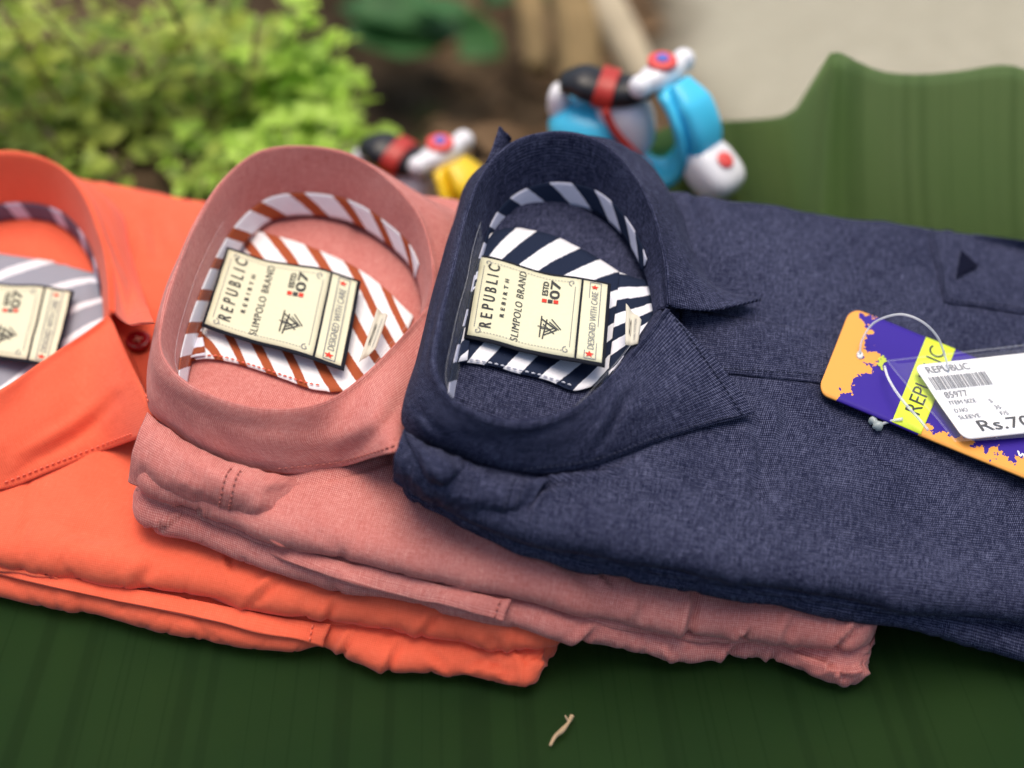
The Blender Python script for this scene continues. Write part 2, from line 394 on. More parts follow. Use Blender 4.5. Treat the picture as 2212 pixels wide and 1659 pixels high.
def write(name, s, f, a0, a1, b0, b1, m, parent, h=.0007, bold=0., sp=1.):   # text from a0..a1, cap top at b0, baseline b1
    V, Fc = text_tris(s, sp); x0, x1 = V[:, 0].min(), V[:, 0].max(); y0, y1 = V[:, 1].min(), V[:, 1].max()
    b = MB()
    offs = [(0, 0)] if not bold else [(0, 0), (bold, 0), (0, bold), (bold, bold)]
    for q, (ox, oy) in enumerate(offs):
        P = [f(a0 + (a1-a0) * (v[0]-x0) / (x1-x0) + ox, b1 + (b0-b1) * (v[1]-y0) / (y1-y0) + oy, h + q * 1e-5) for v in V]; b.add(P, Fc)
    return b.build(name, m, parent, smooth=False)
def bar(b, f, pts, h=.0007):
    P = [f(x, y, h) for x, y in pts]; b.add(P, [tuple(range(len(P)))])
def seg(b, f, p, q, wd, h=.0007, asp=1.):
    d = np.array([q[0]-p[0], (q[1]-p[1])]); n_ = np.array([-d[1], d[0]]); n_ = n_ / (np.linalg.norm(n_) + 1e-9) * wd / 2
    p, q = np.array(p), np.array(q); bar(b, f, [p + n_, q + n_, q - n_, p - n_], h)
def star(b, f, ca, cb, r, h=.0007):
    bar(b, f, [(ca + (r if k % 2 == 0 else r * .42) * math.cos(k * math.pi / 5), cb + (r if k % 2 == 0 else r * .42) * math.sin(k * math.pi / 5)) for k in range(10)], h)
def neck_label(parent, corners, seed, wave=.0012):
    f = label_map(corners, wave, seed)
    L = lgrid('neck_label', f, .008, .992, .006, .994, 0, BLACK, parent, th=.0006)
    lgrid('label_face', f, .040, .960, .026, .778, .0003, CREAM, L)
    lgrid('label_face', f, .040, .960, .795, .970, .0003, CREAM, L)
    write('lettering', 'REPUBLIC', f, .15, .89, .095, .180, INK, L, bold=.002, sp=1.7)
    write('lettering', 'REBIRTH', f, .30, .76, .230, .258, INK, L, bold=.003, sp=2.2)
    write('lettering', 'SLIMPOLO BRAND', f, .085, .915, .325, .378, INK, L, sp=1.15)
    write('lettering', 'ESTD', f, .70, .87, .505, .545, INK, L, bold=.003)
    write('lettering', '07', f, .67, .90, .56, .63, INK, L, bold=.004)
    b = MB()
    for k in (0, 2): b = MB(); bar(b, f, [(.615, .51 + k*.042), (.655, .51 + k*.042), (.655, .545 + k*.042), (.615, .545 + k*.042)]); b.build('red_square', RED, L, smooth=False)
    for ca, r_ in ((.10, .035), (.885, .03)): b = MB(); star(b, f, ca, .88, r_); b.build('red_star', RED, L, smooth=False)
    b = MB(); bar(b, f, [(.615, .552), (.655, .552), (.655, .587), (.615, .587)])
    # winged emblem
    for p, q, w_ in (((.17, .50), (.47, .50), .012), ((.15, .53), (.43, .555), .012), ((.43, .50), (.30, .66), .014), ((.20, .53), (.30, .66), .012), ((.25, .545), (.33, .64), .010),
                     ((.30, .50), (.30, .60), .012), ((.36, .52), (.24, .64), .010), ((.40, .58), (.30, .68), .010), ((.44, .60), (.31, .70), .010), ((.32, .47), (.32, .55), .010)):
        seg(b, f, *[(.31 + (u_ - .31) * .82, .585 + (v_ - .585) * .72) for u_, v_ in (p, q)], w_ * .8)
    b.build('emblem', INK, L, smooth=False)
    b = MB()
    for (p, q) in (((.09, .065), (.91, .065)), ((.09, .74), (.91, .74)), ((.09, .065), (.09, .74)), ((.91, .065), (.91, .74))):
        p, q = np.array(p), np.array(q); n_ = int(np.linalg.norm(q - p) / .022)
        for k in range(n_):
            if k < 2 or k > n_ - 3: continue
            seg(b, f, p + (q-p) * (k + .15) / n_, p + (q-p) * (k + .7) / n_, .006)
    for ca, cb, sx, sy in ((.12, .09, 1, 1), (.88, .09, -1, 1), (.12, .715, 1, -1), (.88, .715, -1, -1)):
        pr = None
        for k in range(14):
            an = k * .5; r_ = .034 * (1 - k / 16); q = (ca + sx * r_ * math.cos(an) * 1.1 - sx * .02, cb + sy * r_ * math.sin(an) * .8)
            if pr: seg(b, f, pr, q, .007)
            pr = q
    for p, q in (((.05, .845), (.95, .845)), ((.05, .925), (.95, .925))): seg(b, f, (p[0] + .005, p[1]), (q[0] - .005, q[1]), .006)
    for p, q in (((.055, .845), (.055, .925)), ((.945, .845), (.945, .925))): seg(b, f, p, q, .008)
    b.build('border_print', GREY_INK, L, smooth=False)
    write('lettering', 'DESIGNED WITH CARE', f, .155, .83, .862, .908, GREY_INK, L)
    return L

# ================================================================== SHIRTS
shirts = {}
def inner(near, dy, dz, far2, m, parent, seed):
    return slab('inner_layer', [(x, y + dy, z - dz) for x, y, z in near], far2, .0042, m, parent, seed=seed, pucker=.0008, amp=.0006, a=.0030)
# ---- orange (bottom left)
sO = empty('folded_shirt', W(-150, 900, 0), 'bright orange folded shirt lying flat on the leaf, leftmost and lowest of the three', 'shirt', 'folded shirts fanned out in a row')
near = [(-430, 1205, 0), (-150, 1262, 0), (0, 1293, 0), (200, 1331, 0), (400, 1374, 0), (560, 1404, 0), (640, 1412, 0), (700, 1402, 0), (770, 1432, 0), (850, 1452, 0), (950, 1460, 0), (1040, 1468, 0), (1100, 1480, 0), (1160, 1478, 0), (1172, 1440, 0), (1205, 1420, 0)]
oB = slab('back_layer', near, [(210, 396, .015), (420, 436, .014)], .0130, ORANGE, sO, seed=1.3, pucker=.0018, marks=[
    ([(1112, 1400), (1130, 1425), (1140, 1466)], 9, .0018, .0016), ([(1010, 1440), (1050, 1426), (1100, 1462)], 9, .0026, .0020), ([(860, 1398), (835, 1455)], 12, .0022, .0016), ([(1135, 1412), (1170, 1424), (1208, 1412)], 8, .0012, .0010), ([(760, 1375), (735, 1420)], 10, .0022, .0018), ([(930, 1405), (960, 1440)], 14, .0018, .0014)])
near = [(-430, 1140, .0115), (-150, 1192, .0115), (0, 1226, .0115), (200, 1256, .0115), (330, 1278, .0115), (450, 1292, .0115), (560, 1322, .0115), (680, 1342, .0115), (800, 1352, .0115), (950, 1377, .0115), (1080, 1396, .0115), (1180, 1400, .009), (1222, 1388, .009)]
oT = slab('front_layer', near, [(210, 388, .031), (420, 428, .028)], .0160, ORANGE, sO, seed=4.1, pucker=.0020, marks=[
    ([(492, 1195), (500, 1232)], 11, .0018, .0012), ([(600, 1256), (575, 1278), (538, 1304)], 13, .0022, .0018), ([(722, 1300), (705, 1346)], 12, .0018, .0012), ([(950, 1322), (930, 1345), (912, 1366)], 13, .0020, .0015),
    ([(330, 1215), (300, 1262)], 22, .0014, .0010), ([(1108, 1394), (1160, 1402), (1218, 1390)], 9, .0012, .0010), ([(1040, 1365), (1085, 1392)], 11, .0018, .0012), ([(330, 470), (345, 560)], 26, .0022, .0014), ([(285, 500), (270, 600)], 22, .0018, .0012), ([(395, 480), (425, 560)], 24, .0016, .001),
    ([(60, 1120), (180, 1150), (320, 1175)], 30, .0012, .0010)])
inner(near[:-1], 9, .0012, [(210, 392, .016), (420, 432, .016)], ORANGE, sO, 11.)
# ---- pink (middle)
sP = empty('folded_shirt', W(700, 1000, .0), 'dusty pink folded shirt with brown and white striped lining, middle one of the three shirts', 'shirt', 'folded shirts fanned out in a row')
near = [(278, 1110, .030), (310, 1135, .030), (400, 1162, .030), (500, 1203, .0295), (600, 1240, .029), (800, 1288, .028), (1000, 1330, .0265), (1130, 1358, .024), (1220, 1388, .019), (1290, 1390, .014), (1370, 1408, .008), (1480, 1430, .002), (1560, 1428, 0), (1640, 1422, 0), (1710, 1448, 0), (1770, 1468, 0), (1860, 1474, 0), (1880, 1440, 0)]
pB = slab('back_layer', near, [(430, 360, .044), (960, 436, .040)], .0122, PINK, sP, seed=2.7, pucker=.0017, marks=[
    ([(1716, 1405), (1775, 1420), (1803, 1441), (1890, 1438)], 7, .0030, .0022), ([(1604, 1386), (1562, 1440)], 11, .0024, .0020), ([(1680, 1400), (1660, 1440)], 10, .0018, .0014), ([(398, 1112), (360, 1135), (318, 1142)], 6, .0022, .0014), ([(1800, 1442), (1830, 1470)], 8, .002, .0016), ([(1290, 1360), (1240, 1400)], 11, .002, .0016), ([(1440, 1385), (1470, 1425)], 14, .0016, .0014)])
near = [(285, 1055, .043), (330, 1078, .043), (400, 1100, .0425), (480, 1135, .0415), (560, 1168, .041), (700, 1205, .040), (850, 1238, .039), (1100, 1293, .035), (1230, 1325, .029), (1350, 1352, .021), (1500, 1378, .014), (1620, 1384, .012), (1760, 1398, .011), (1850, 1408, .010), (1902, 1385, .009)]
pT = slab('front_layer', near, [(430, 350, .060), (960, 424, .055)], .0162, PINK, sP, seed=7.7, pucker=.0013, marks=[
    ([(1503, 1268), (1500, 1320), (1482, 1388)], 15, .0028, .0030), ([(1296, 1228), (1328, 1266)], 10, .0018, .0012), ([(1625, 1360), (1605, 1380), (1580, 1396)], 9, .0022, .0018), ([(1866, 1340), (1835, 1378), (1800, 1410)], 12, .0026, .0022), ([(1400, 1290), (1380, 1345)], 22, .0012, .0012),
    ([(640, 1044), (700, 1040), (860, 990)], 9, .0012, .0008), ([(1720, 1330), (1690, 1392)], 16, .0016, .0014), ([(385, 1094), (410, 1108), (450, 1106)], 6, .0020, .0012)])
inner(near[:-1], 8, .0012, [(430, 355, .046), (960, 430, .042)], PINK, sP, 12.)
# ---- navy (right, top)
sN = empty('folded_shirt', W(1400, 900, .0), 'navy blue folded shirt with navy and white striped lining, lying on the pink shirt', 'shirt', 'folded shirts fanned out in a row')
near = [(856, 1050, .056), (880, 1078, .056), (950, 1112, .055), (1010, 1146, .054), (1100, 1190, .052), (1180, 1210, .050), (1350, 1256, .042), (1600, 1300, .033), (1900, 1352, .021), (2100, 1396, .008), (2212, 1428, .004), (2450, 1480, 0)]
nB = slab('back_layer', near, [(1420, 420, .060), (2212, 532, .030)], .0130, NAVY, sN, seed=3.1, pucker=.0016)
near = [(846, 1030, .070), (880, 1062, .069), (940, 1092, .068), (1010, 1126, .067), (1120, 1166, .065), (1250, 1198, .061), (1400, 1226, .054), (1700, 1284, .042), (2000, 1326, .028), (2212, 1350, .018), (2450, 1400, .012)]
nT = slab('front_layer', near, [(1420, 404, .078), (2212, 518, .044)], .0180, NAVY, sN, seed=5.9, pucker=.0015, marks=[
    ([(1124, 1075), (1150, 1034), (1262, 1016), (1340, 1000)], 9, .0026, .0022), ([(1140, 1110), (1165, 1062), (1240, 1040)], 9, .0020, .0022), ([(1640, 930), (1650, 1000), (1635, 1080)], 30, .0018, .0018), ([(1300, 1110), (1350, 1180)], 26, .0014, .0014), ([(1500, 420), (1530, 490)], 16, .0022, .0010),
    ([(1700, 880), (1690, 960)], 24, .0012, .0012), ([(1560, 1180), (1600, 1250)], 22, .0014, .0014), ([(1900, 1230), (1950, 1290)], 26, .0016, .0014), ([(1800, 1050), (2000, 1120)], 50, .0010, .0010)])
inner(near, 8, .0012, [(1420, 412, .062), (2212, 525, .032)], NAVY, sN, 13.)
bpy.context.view_layer.update()
for o in (oB, oT, pB, pT, nB, nT): bake(o)

# ---- collars -----------------------------------------------------------
def navy_details():
    crest = [(1448, 655, 0.0910), (1440, 560, 0.1000), (1408, 440, 0.1100), (1358, 355, 0.1160), (1290, 300, 0.1200), (1200, 281, 0.1220), (1115, 300, 0.1220), (1050, 355, 0.1210), (1008, 450, 0.1200), (975, 580, 0.1190), (945, 700, 0.1180), (935, 790, 0.1160), (975, 860, 0.1140), (1050, 900, 0.1120), (1140, 912, 0.1100), (1240, 882, 0.1060), (1320, 815, 0.1010), (1390, 735, 0.0960), (1446, 664, 0.0920)]
    outer = [(1632, 668, .0065), (1545, 628, .0015), (1494, 540, .0006), (1465, 440, 0.0815), (1370, 330, 0.0820), (1200, 262+70, 0.0860), (1085, 370, 0.0860), (1010, 400, 0.0860), (975, 500, 0.0880), (935, 640, 0.0880), (898, 790, 0.0880), (868, 905, 0.0860), (900, 950), (985, 992), (1140, 1026), (1280, 1006), (1420, 956), (1540, 922, .0025), (1622, 906, .0045)]
    c, G, I, Cw, nr = collar(crest, outer, .0850, NAVY, sN, seed=2., marks=[([(1352, 855), (1325, 915), (1290, 972)], 16, .0020, .0016), ([(900, 880), (960, 950)], 16, .0012, .001), ([(1500, 760), (1560, 880)], 40, .0008, .0008)])
    c.name = 'collar'
    return c, G, I, Cw, nr
nc = navy_details(); bake(nc[0])
crest = [(936, 655, .072), (940, 580, .080), (912, 470, .088), (850, 392, .094), (760, 332, .097), (650, 312, .098), (555, 326, .098), (480, 385, .097), (425, 470, .096), (385, 560, .095), (352, 660, .094), (343, 750, .092), (385, 815, .090), (470, 860, .088), (580, 884, .086), (690, 872, .084), (780, 820, .080), (860, 740, .076), (928, 664, .073)]
outer = [(1100, 640, .062), (1060, 560, .062), (1020, 480, .060), (930, 440, .060), (820, 400, .060), (690, 400, .062), (560, 400, .062), (480, 450, .064), (420, 520, .064), (360, 640, .064), (328, 760, .064), (322, 880, .063), (370, 930), (450, 985), (610, 1028), (740, 1010), (860, 975), (960, 940, .058), (1060, 900, .056)]
pc = collar(crest, outer, .0615, PINK, sP, seed=5., marks=[([(870, 860), (820, 930), (740, 990)], 26, .0018, .0014), ([(430, 900), (520, 980)], 30, .0010, .0010)]); bake(pc[0])
crest = [(240, 672, .047), (236, 590, .054), (218, 500, .060), (180, 410, .065), (120, 350, .068), (30, 326, .070), (-70, 340, .070), (-150, 400, .069), (-210, 490, .068), (-260, 600, .067), (-300, 720, .066), (-300, 800, .064), (-260, 860, .062), (-190, 895, .060), (-100, 890, .058), (0, 846, .055), (80, 790, .052), (160, 735, .049), (236, 682, .047)]
outer = [(345, 706, .004), (305, 630), (285, 550), (262, 460), (200, 430, .034), (40, 400, .034), (-80, 420, .034), (-180, 480, .034), (-250, 560, .036), (-310, 680, .036), (-350, 800, .036), (-350, 900, .034), (-300, 960, .034), (-220, 1020, .034), (-110, 1060, .034), (10, 1060), (120, 1018), (230, 975), (345, 935)]
oc = collar(crest, outer, .0325, ORANGE, sO, seed=9., marks=[([(250, 860), (180, 930), (60, 1000)], 22, .0024, .0018), ([(255, 700), (300, 820)], 12, .0006, .0008)]); bake(oc[0])
SURFC = SURF[:]
def only(*idx):
    global SURF; SURF = [SURFC[i] for i in idx]
allsurf = lambda: only(*range(len(SURFC)))

# ---- inner lining, labels ------------------------------------------------
ST_N = stripes('navy_white_stripe', (.010, .018, .045), (.86, .86, .90), .0150, .50, R(33))
ST_N2 = stripes('navy_white_stripe_tape', (.010, .018, .045), (.62, .62, .74), .0135, .50, R(-50))
ST_NH = stripes('navy_white_stripe_side', (.010, .018, .045), (.86, .86, .93), .0125, .50, R(80))
ST_NL = stripes('navy_white_stripe_left', (.010, .018, .045), (.80, .80, .86), .0130, .48, R(60))
ST_P = stripes('brown_white_stripe', (.38, .085, .030), (.88, .87, .88), .0145, .64, R(-38))
ST_P2 = stripes('brown_white_stripe_tape', (.38, .085, .030), (.88, .87, .90), .0135, .66, R(-50))
ST_PH = stripes('brown_white_stripe_side', (.30, .07, .03), (.80, .78, .86), .0125, .62, R(85))
ST_O = stripes('grey_white_stripe', (.30, .31, .36), (.85, .85, .88), .019, .26, R(58))
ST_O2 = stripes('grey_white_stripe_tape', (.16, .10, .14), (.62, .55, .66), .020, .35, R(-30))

def tape(G, i0, i1, u0, u1, m, parent, off=.0007, name='neck_tape', flip=False):   # strip sewn on the inner wall of a collar grid
    nv, nu = G.shape[:2]; a, b = int(u0 * (nu-1)), int(u1 * (nu-1)); g = G[i0:i1, a:b+1]
    N = gnormals(G)[i0:i1, a:b+1]; g = g + N * off
    o = sheet(name, g, m, parent, .0004); return o

def near_patch(name, top, bot, m, parent, off, nu=50, nv=24, bulge=0., wav=0., th=.0005, seed=0.):
    G = drape(top, bot, nu, nv, off, bulge, wav, seed); return sheet(name, G, m, parent, th), G

# navy
only(5)
near_patch('yoke_lining', [(985, 600), (1040, 525), (1100, 500), (1180, 512), (1260, 548), (1340, 598), (1425, 650)], [(935, 806), (1010, 790), (1060, 798), (1120, 812), (1180, 828), (1245, 850), (1340, 815)], ST_N, sN, .0022, wav=.0006)
G = near_patch('side_lining', [(1335, 600), (1380, 615), (1440, 625)], [(1305, 880), (1360, 830), (1440, 760)], ST_NH, sN, .0034, nu=20)[1]
near_patch('side_lining', [(940, 600), (985, 545), (1040, 515)], [(930, 850), (975, 800), (1010, 790)], ST_NL, sN, .0040, nu=20)
tape(nc[1], 0, 8, .06, .93, ST_N2, nc[0])
neck_label(sN, [W(1000, 735, .0932), W(1032, 548, .0940), W(1322, 612, .0920), W(1308, 800, .0920)], .6)
stitch('stitching', [(962, 800), (1010, 787), (1060, 795), (1120, 809), (1180, 825), (1240, 846)], NAVY_L, sN, .0030)
# pink
only(3)
near_patch('yoke_lining', [(375, 600), (440, 525), (520, 503), (600, 518), (700, 552), (800, 604), (892, 690)], [(365, 800), (440, 782), (500, 788), (560, 806), (620, 828), (700, 852), (830, 845)], ST_P, sP, .0022, wav=.0006)
near_patch('side_lining', [(396, 548), (412, 530), (445, 518)], [(350, 800), (395, 790), (445, 780)], ST_PH, sP, .0040, nu=20)
tape(pc[1], 0, 9, .06, .93, ST_P2, pc[0])
neck_label(sP, [W(432, 702, .0685), W(490, 538, .0690), W(782, 606, .0672), W(744, 797, .0672)], 2.2)
stitch('stitching', [(392, 787), (460, 778), (540, 797), (620, 824), (698, 847)], ORANGE_D, sP, .0030)
# orange
only(1)
near_patch('yoke_lining', [(-260, 600), (-160, 555), (-60, 548), (40, 560), (130, 575), (235, 605)], [(-280, 800), (-200, 830), (-100, 850), (0, 860), (100, 830), (240, 760)], ST_O, sO, .0022, wav=.0006)
tape(oc[1], 0, 6, .06, .93, ST_O2, oc[0])
neck_label(sO, [W(-168, 745, .0390), W(-130, 585, .0390), W(162, 626, .0390), W(122, 800, .0390)], 1.2)

# clear plastic inserts standing inside the collars
def insert(col, parent, u0, u1):
    G = col[1]; nv, nu = G.shape[:2]
    if proj(G[20, 2])[1] > 0 and np.linalg.norm(G[20, 20] - col[3][1]) > np.linalg.norm(G[20, -20] - col[3][1]): u0, u1 = 1 - u1, 1 - u0
    a, b = int(u0 * (nu-1)), int(u1 * (nu-1))
    N = gnormals(G); top = G[14, a:b+1] + N[20, a:b+1] * .0016; bot = G[3, a:b+1] + N[3, a:b+1] * .0016
    g = np.array([bot * (1-s) + top * s + np.array([0, 0, .0008 * s]) for s in np.linspace(0, 1, 6)])
    o = sheet('plastic_collar_insert', g, CLEAR, parent, .0003)
    tube('insert_edge', g[-1], .00022, CLEAR_EDGE, o, n=6)
for c, p in ((nc, sN), (pc, sP), (oc, sO)): insert(c, p, .40, .97)

# care/size tags
def size_tag(parent, pts, z, txt):
    P = [W(x, y, zz) for (x, y), zz in zip(pts, z)]; f = label_map(P, .0008, 1.); o = lgrid('size_tag', f, 0, 1, 0, 1, 0, plain('size_tag_cloth', (.62, .58, .47), .8), parent, 8, 8, .0004)
    write('lettering', txt, f, .25, .75, .25, .42, INK, o, h=.0004); write('lettering', '100% COTTON', f, .15, .85, .6, .72, GREY_INK, o, h=.0004)
size_tag(sN, [(1350, 748), (1352, 655), (1386, 690), (1378, 745)], (.092, .096, .095, .092), 'S')
size_tag(sP, [(775, 785), (815, 665), (838, 680), (812, 755)], (.068, .070, .070, .068), 'S')

# ---- shoulder folds under the collars -----------------------------------
def puff(name, rows, m, parent, nu=90, nv=50, th=.0012, amp=.0007, seed=0., fr=.16):
    G = loft(rows, nu, nv); N = gnormals(G)
    if np.median(N[..., 2]) < 0: G = G[::-1].copy(); N = gnormals(G)
    d = amp * (nzv(np.arange(nu)[None, :] * fr + seed, np.arange(nv)[:, None] * .05) + .5 * nzv(np.arange(nu)[None, :] * fr * 2.3 + seed, np.arange(nv)[:, None] * .11))
    G = G + N * d[..., None]
    return sheet(name, G, m, parent, th), G
allsurf()
o_, Gf = puff('shoulder_fold', [Ws([(318, 892, .066), (375, 935, .066), (450, 978, .065), (545, 1010, .064), (600, 1026, .062), (655, 1038, .056)]),
    Ws([(300, 930, .067), (355, 965, .068), (435, 1010, .068), (530, 1040, .067), (575, 1052, .064), (632, 1062, .057)]),
    Ws([(284, 985, .061), (335, 1015, .063), (415, 1055, .062), (515, 1085, .061), (560, 1098, .059), (618, 1104, .052)]),
    Ws([(276, 1040, .050), (330, 1065, .050), (400, 1090, .048), (495, 1125, .046), (545, 1145, .045), (600, 1140, .046)])], PINK, sP, seed=3, amp=.0010, fr=.10)
stitch('stitching', [(545, 1012), (530, 1045), (515, 1085), (497, 1122)], PINK_D, sP, .0014, world=False) if False else None
def world_stitch(G, uf, v0, v1, m, parent, off=.0009):
    nv, nu = G.shape[:2]; j = int(uf * (nu-1)); N = gnormals(G)
    P = G[int(v0*(nv-1)):int(v1*(nv-1)), j] + N[int(v0*(nv-1)):int(v1*(nv-1)), j] * off * .5
    stitch('stitching', P, m, parent, world=True)
world_stitch(Gf, .62, .05, .95, PINK_D, sP); world_stitch(Gf, .68, .05, .95, PINK_D, sP)
o_, Gf = puff('shoulder_fold', [Ws([(872, 925, 0.0920), (930, 965, 0.0920), (990, 990, 0.0910), (1060, 1015, 0.0900), (1130, 1030, 0.0880), (1190, 1032, 0.0860)]),
    Ws([(862, 955, 0.0930), (915, 985, 0.0940), (985, 1015, 0.0930), (1055, 1038, 0.0910), (1125, 1050, 0.0890), (1170, 1050, 0.0860)]),
    Ws([(850, 1000, 0.0870), (900, 1035, 0.0880), (965, 1068, 0.0870), (1045, 1090, 0.0850), (1118, 1100, 0.0830), (1150, 1090, 0.0810)]),
    Ws([(848, 1038, 0.0750), (890, 1068, 0.0740), (950, 1098, 0.0720), (1030, 1128, 0.0700), (1100, 1150, 0.0662), (1125, 1150, 0.0662)])], NAVY, sN, seed=8, amp=.0013, fr=.12)
world_stitch(Gf, .80, .05, .95, NAVY_D, sN); world_stitch(Gf, .87, .05, .95, NAVY_D, sN)
# the tucked cuff end that bulges beside the navy collar
puff('cuff_fold', [Ws([(872, 930, 0.0930), (905, 955, 0.0960), (950, 975, 0.0960), (990, 985, 0.0920)]), Ws([(888, 965, 0.0960), (920, 985, 0.1000), (960, 1000, 0.1000), (1000, 1008, 0.0930)]),
    Ws([(905, 1010, 0.0940), (935, 1025, 0.0970), (965, 1035, 0.0960), (990, 1030, 0.0910)]), Ws([(925, 1045, 0.0860), (940, 1052, 0.0870), (960, 1056, 0.0860), (975, 1050, 0.0840)])], NAVY, sN, 40, 30, amp=.0010, seed=4)
# tucked sleeve plackets between the layers
def strip(rows, m, parent, seed):
    return puff('sleeve_placket', rows, m, parent, 120, 20, .0016, .0006, seed, .12)
def placket(A, B, m, parent, off, dm, seed):
    Gs = drape(A, B, 110, 16, off); Gs = Gs[::-1] if False else Gs; N = gnormals(Gs)
    Gs[:, :16] -= N[:, :16] * (.0050 * (1 - np.linspace(0, 1, 16)))[None, :, None]
    for _ in range(14): Gs[:, 1:-1] = (Gs[:, :-2] + 2 * Gs[:, 1:-1] + Gs[:, 2:]) / 4
    Gs = Gs + N * (.0004 * nzv(np.arange(110)[None, :] * .13 + seed, np.arange(16)[:, None] * .1))[..., None]
    sheet('sleeve_placket', Gs, m, parent, .0016)
    j = 105; P = Gs[1:-1, j] + N[1:-1, j] * .0004; stitch('stitching', P, dm, parent, world=True)
only(2, 3)
placket([(560, 1158), (700, 1212), (850, 1246), (1000, 1280), (1100, 1304)], [(556, 1186), (695, 1238), (845, 1276), (995, 1310), (1087, 1336)], PINK, sP, .0034, PINK_D, 2.)
only(0, 1)
placket([(-300, 1168), (0, 1226), (200, 1266), (400, 1302), (600, 1342), (718, 1356)], [(-300, 1188), (0, 1246), (200, 1290), (400, 1332), (600, 1376), (706, 1390)], ORANGE, sO, .0034, ORANGE_D, 6.)
puff('collar_fold_tip', [Ws([(1050, 352, .116), (1066, 315, .118), (1078, 272, .122)]), Ws([(1062, 348, .115), (1084, 318, .116), (1084, 276, .122)]), Ws([(1080, 330, .113), (1105, 305, .114), (1100, 298, .117)])], NAVY, sN, 14, 10, th=.0008, amp=.0002)

# ---- top stitching, plackets, pocket ---------------------------------------
allsurf()
stitch('stitching', [(1130, 1013), (1280, 993), (1420, 944), (1530, 912), (1604, 897)], NAVY_D, sN)
stitch('stitching', [(1604, 897), (1560, 830), (1500, 745), (1455, 685)], NAVY_D, sN)
stitch('stitching', [(600, 1012), (740, 996), (860, 962)], PINK_D, sP)
stitch('stitching', [(10, 1042), (120, 1000), (230, 958), (290, 936)], ORANGE_D, sO)
stitch('stitching', [(250, 695), (280, 760), (310, 830), (326, 880)], ORANGE_D, sO)
only(5)
near_patch('front_placket', [(1470, 668), (1750, 715), (2000, 760), (2300, 810)], [(1470, 800), (1790, 832), (2000, 870), (2300, 925)], NAVY, sN, .0009, nu=60, nv=20, th=.0007)
stitch('stitching', [(1560, 803), (1790, 820), (2000, 857), (2300, 912)], NAVY_D, sN, .0022)
near_patch('chest_pocket', [(2002, 494), (2110, 508), (2300, 535)], [(2040, 655), (2160, 672), (2330, 700)], NAVY, sN, .0009, nu=30, nv=20, th=.0007)
stitch('stitching', [(2010, 500), (2030, 580), (2047, 648), (2160, 664), (2300, 688)], NAVY_D, sN, .0020)
b = MB()
def spoly(b, pts, off=.0019):
    b.add([S(x, y, off) for x, y in pts], [tuple(range(len(pts)))])
spoly(b, [(2072, 545), (2082, 553), (2075, 600), (2062, 608)]); spoly(b, [(2072, 545), (2110, 580), (2098, 588), (2080, 566)]); spoly(b, [(2110, 580), (2098, 590), (2062, 608), (2068, 596)]); spoly(b, [(2078, 560), (2098, 582), (2070, 596)], .0020)
b.build('pocket_emblem', plain('dark_embroidery', (.006, .007, .018), .9, .05), sN, smooth=False)
# button on the orange stand
allsurf()
bp = S(300, 745, .0015)
b = MB(); n_ = 28
prof = [(.0, .0022), (.0025, .0020), (.0040, .0026), (.0056, .0026), (.0062, .0014), (.0060, 0)]
V = []; Fc = []
for i, (r_, h_) in enumerate(prof):
    for k in range(n_): V.append(bp + np.array([r_ * math.cos(2*math.pi*k/n_), r_ * math.sin(2*math.pi*k/n_), h_]))
for i in range(len(prof) - 1):
    for k in range(n_): Fc.append((i*n_+k, (i+1)*n_+k, (i+1)*n_+(k+1) % n_, i*n_+(k+1) % n_))
btn = mesh('button', V, Fc, plain('dark_red_button', (.30, .008, .012), .25, .5), sO)
b = MB()
for an in (.5, 2.07):
    d = np.array([math.cos(an), math.sin(an), 0]) * .0022; q, w_ = tube(None, [bp - d + [0, 0, .0018], bp + [0, 0, .0031], bp + d + [0, 0, .0018]], .0005, None, 5); b.add(q, w_)
b.build('button_thread', plain('button_thread_mat', (.8, .40, .25), .8), btn)

# ================================================================== HANG TAG + PRICE CARD
only(5)
def tilt_plane(P, lift):        # heights taken from the shirt surface, lifted
    return [S(x, y, 0) + np.array([0, 0, l]) for (x, y), l in zip(P, lift)]
TQ = [np.array(p) for p in ((1838, 664), (1765, 848), (2290, 1064), (2370, 874))]    # pixel corners of the card
zt = [.004, .004, .004, .004]
base = S(1900, 800, 0); c4 = []
gx = [S(1838, 664, 0), S(1765, 848, 0), S(2150, 1005, 0), S(2150, 790, 0)]
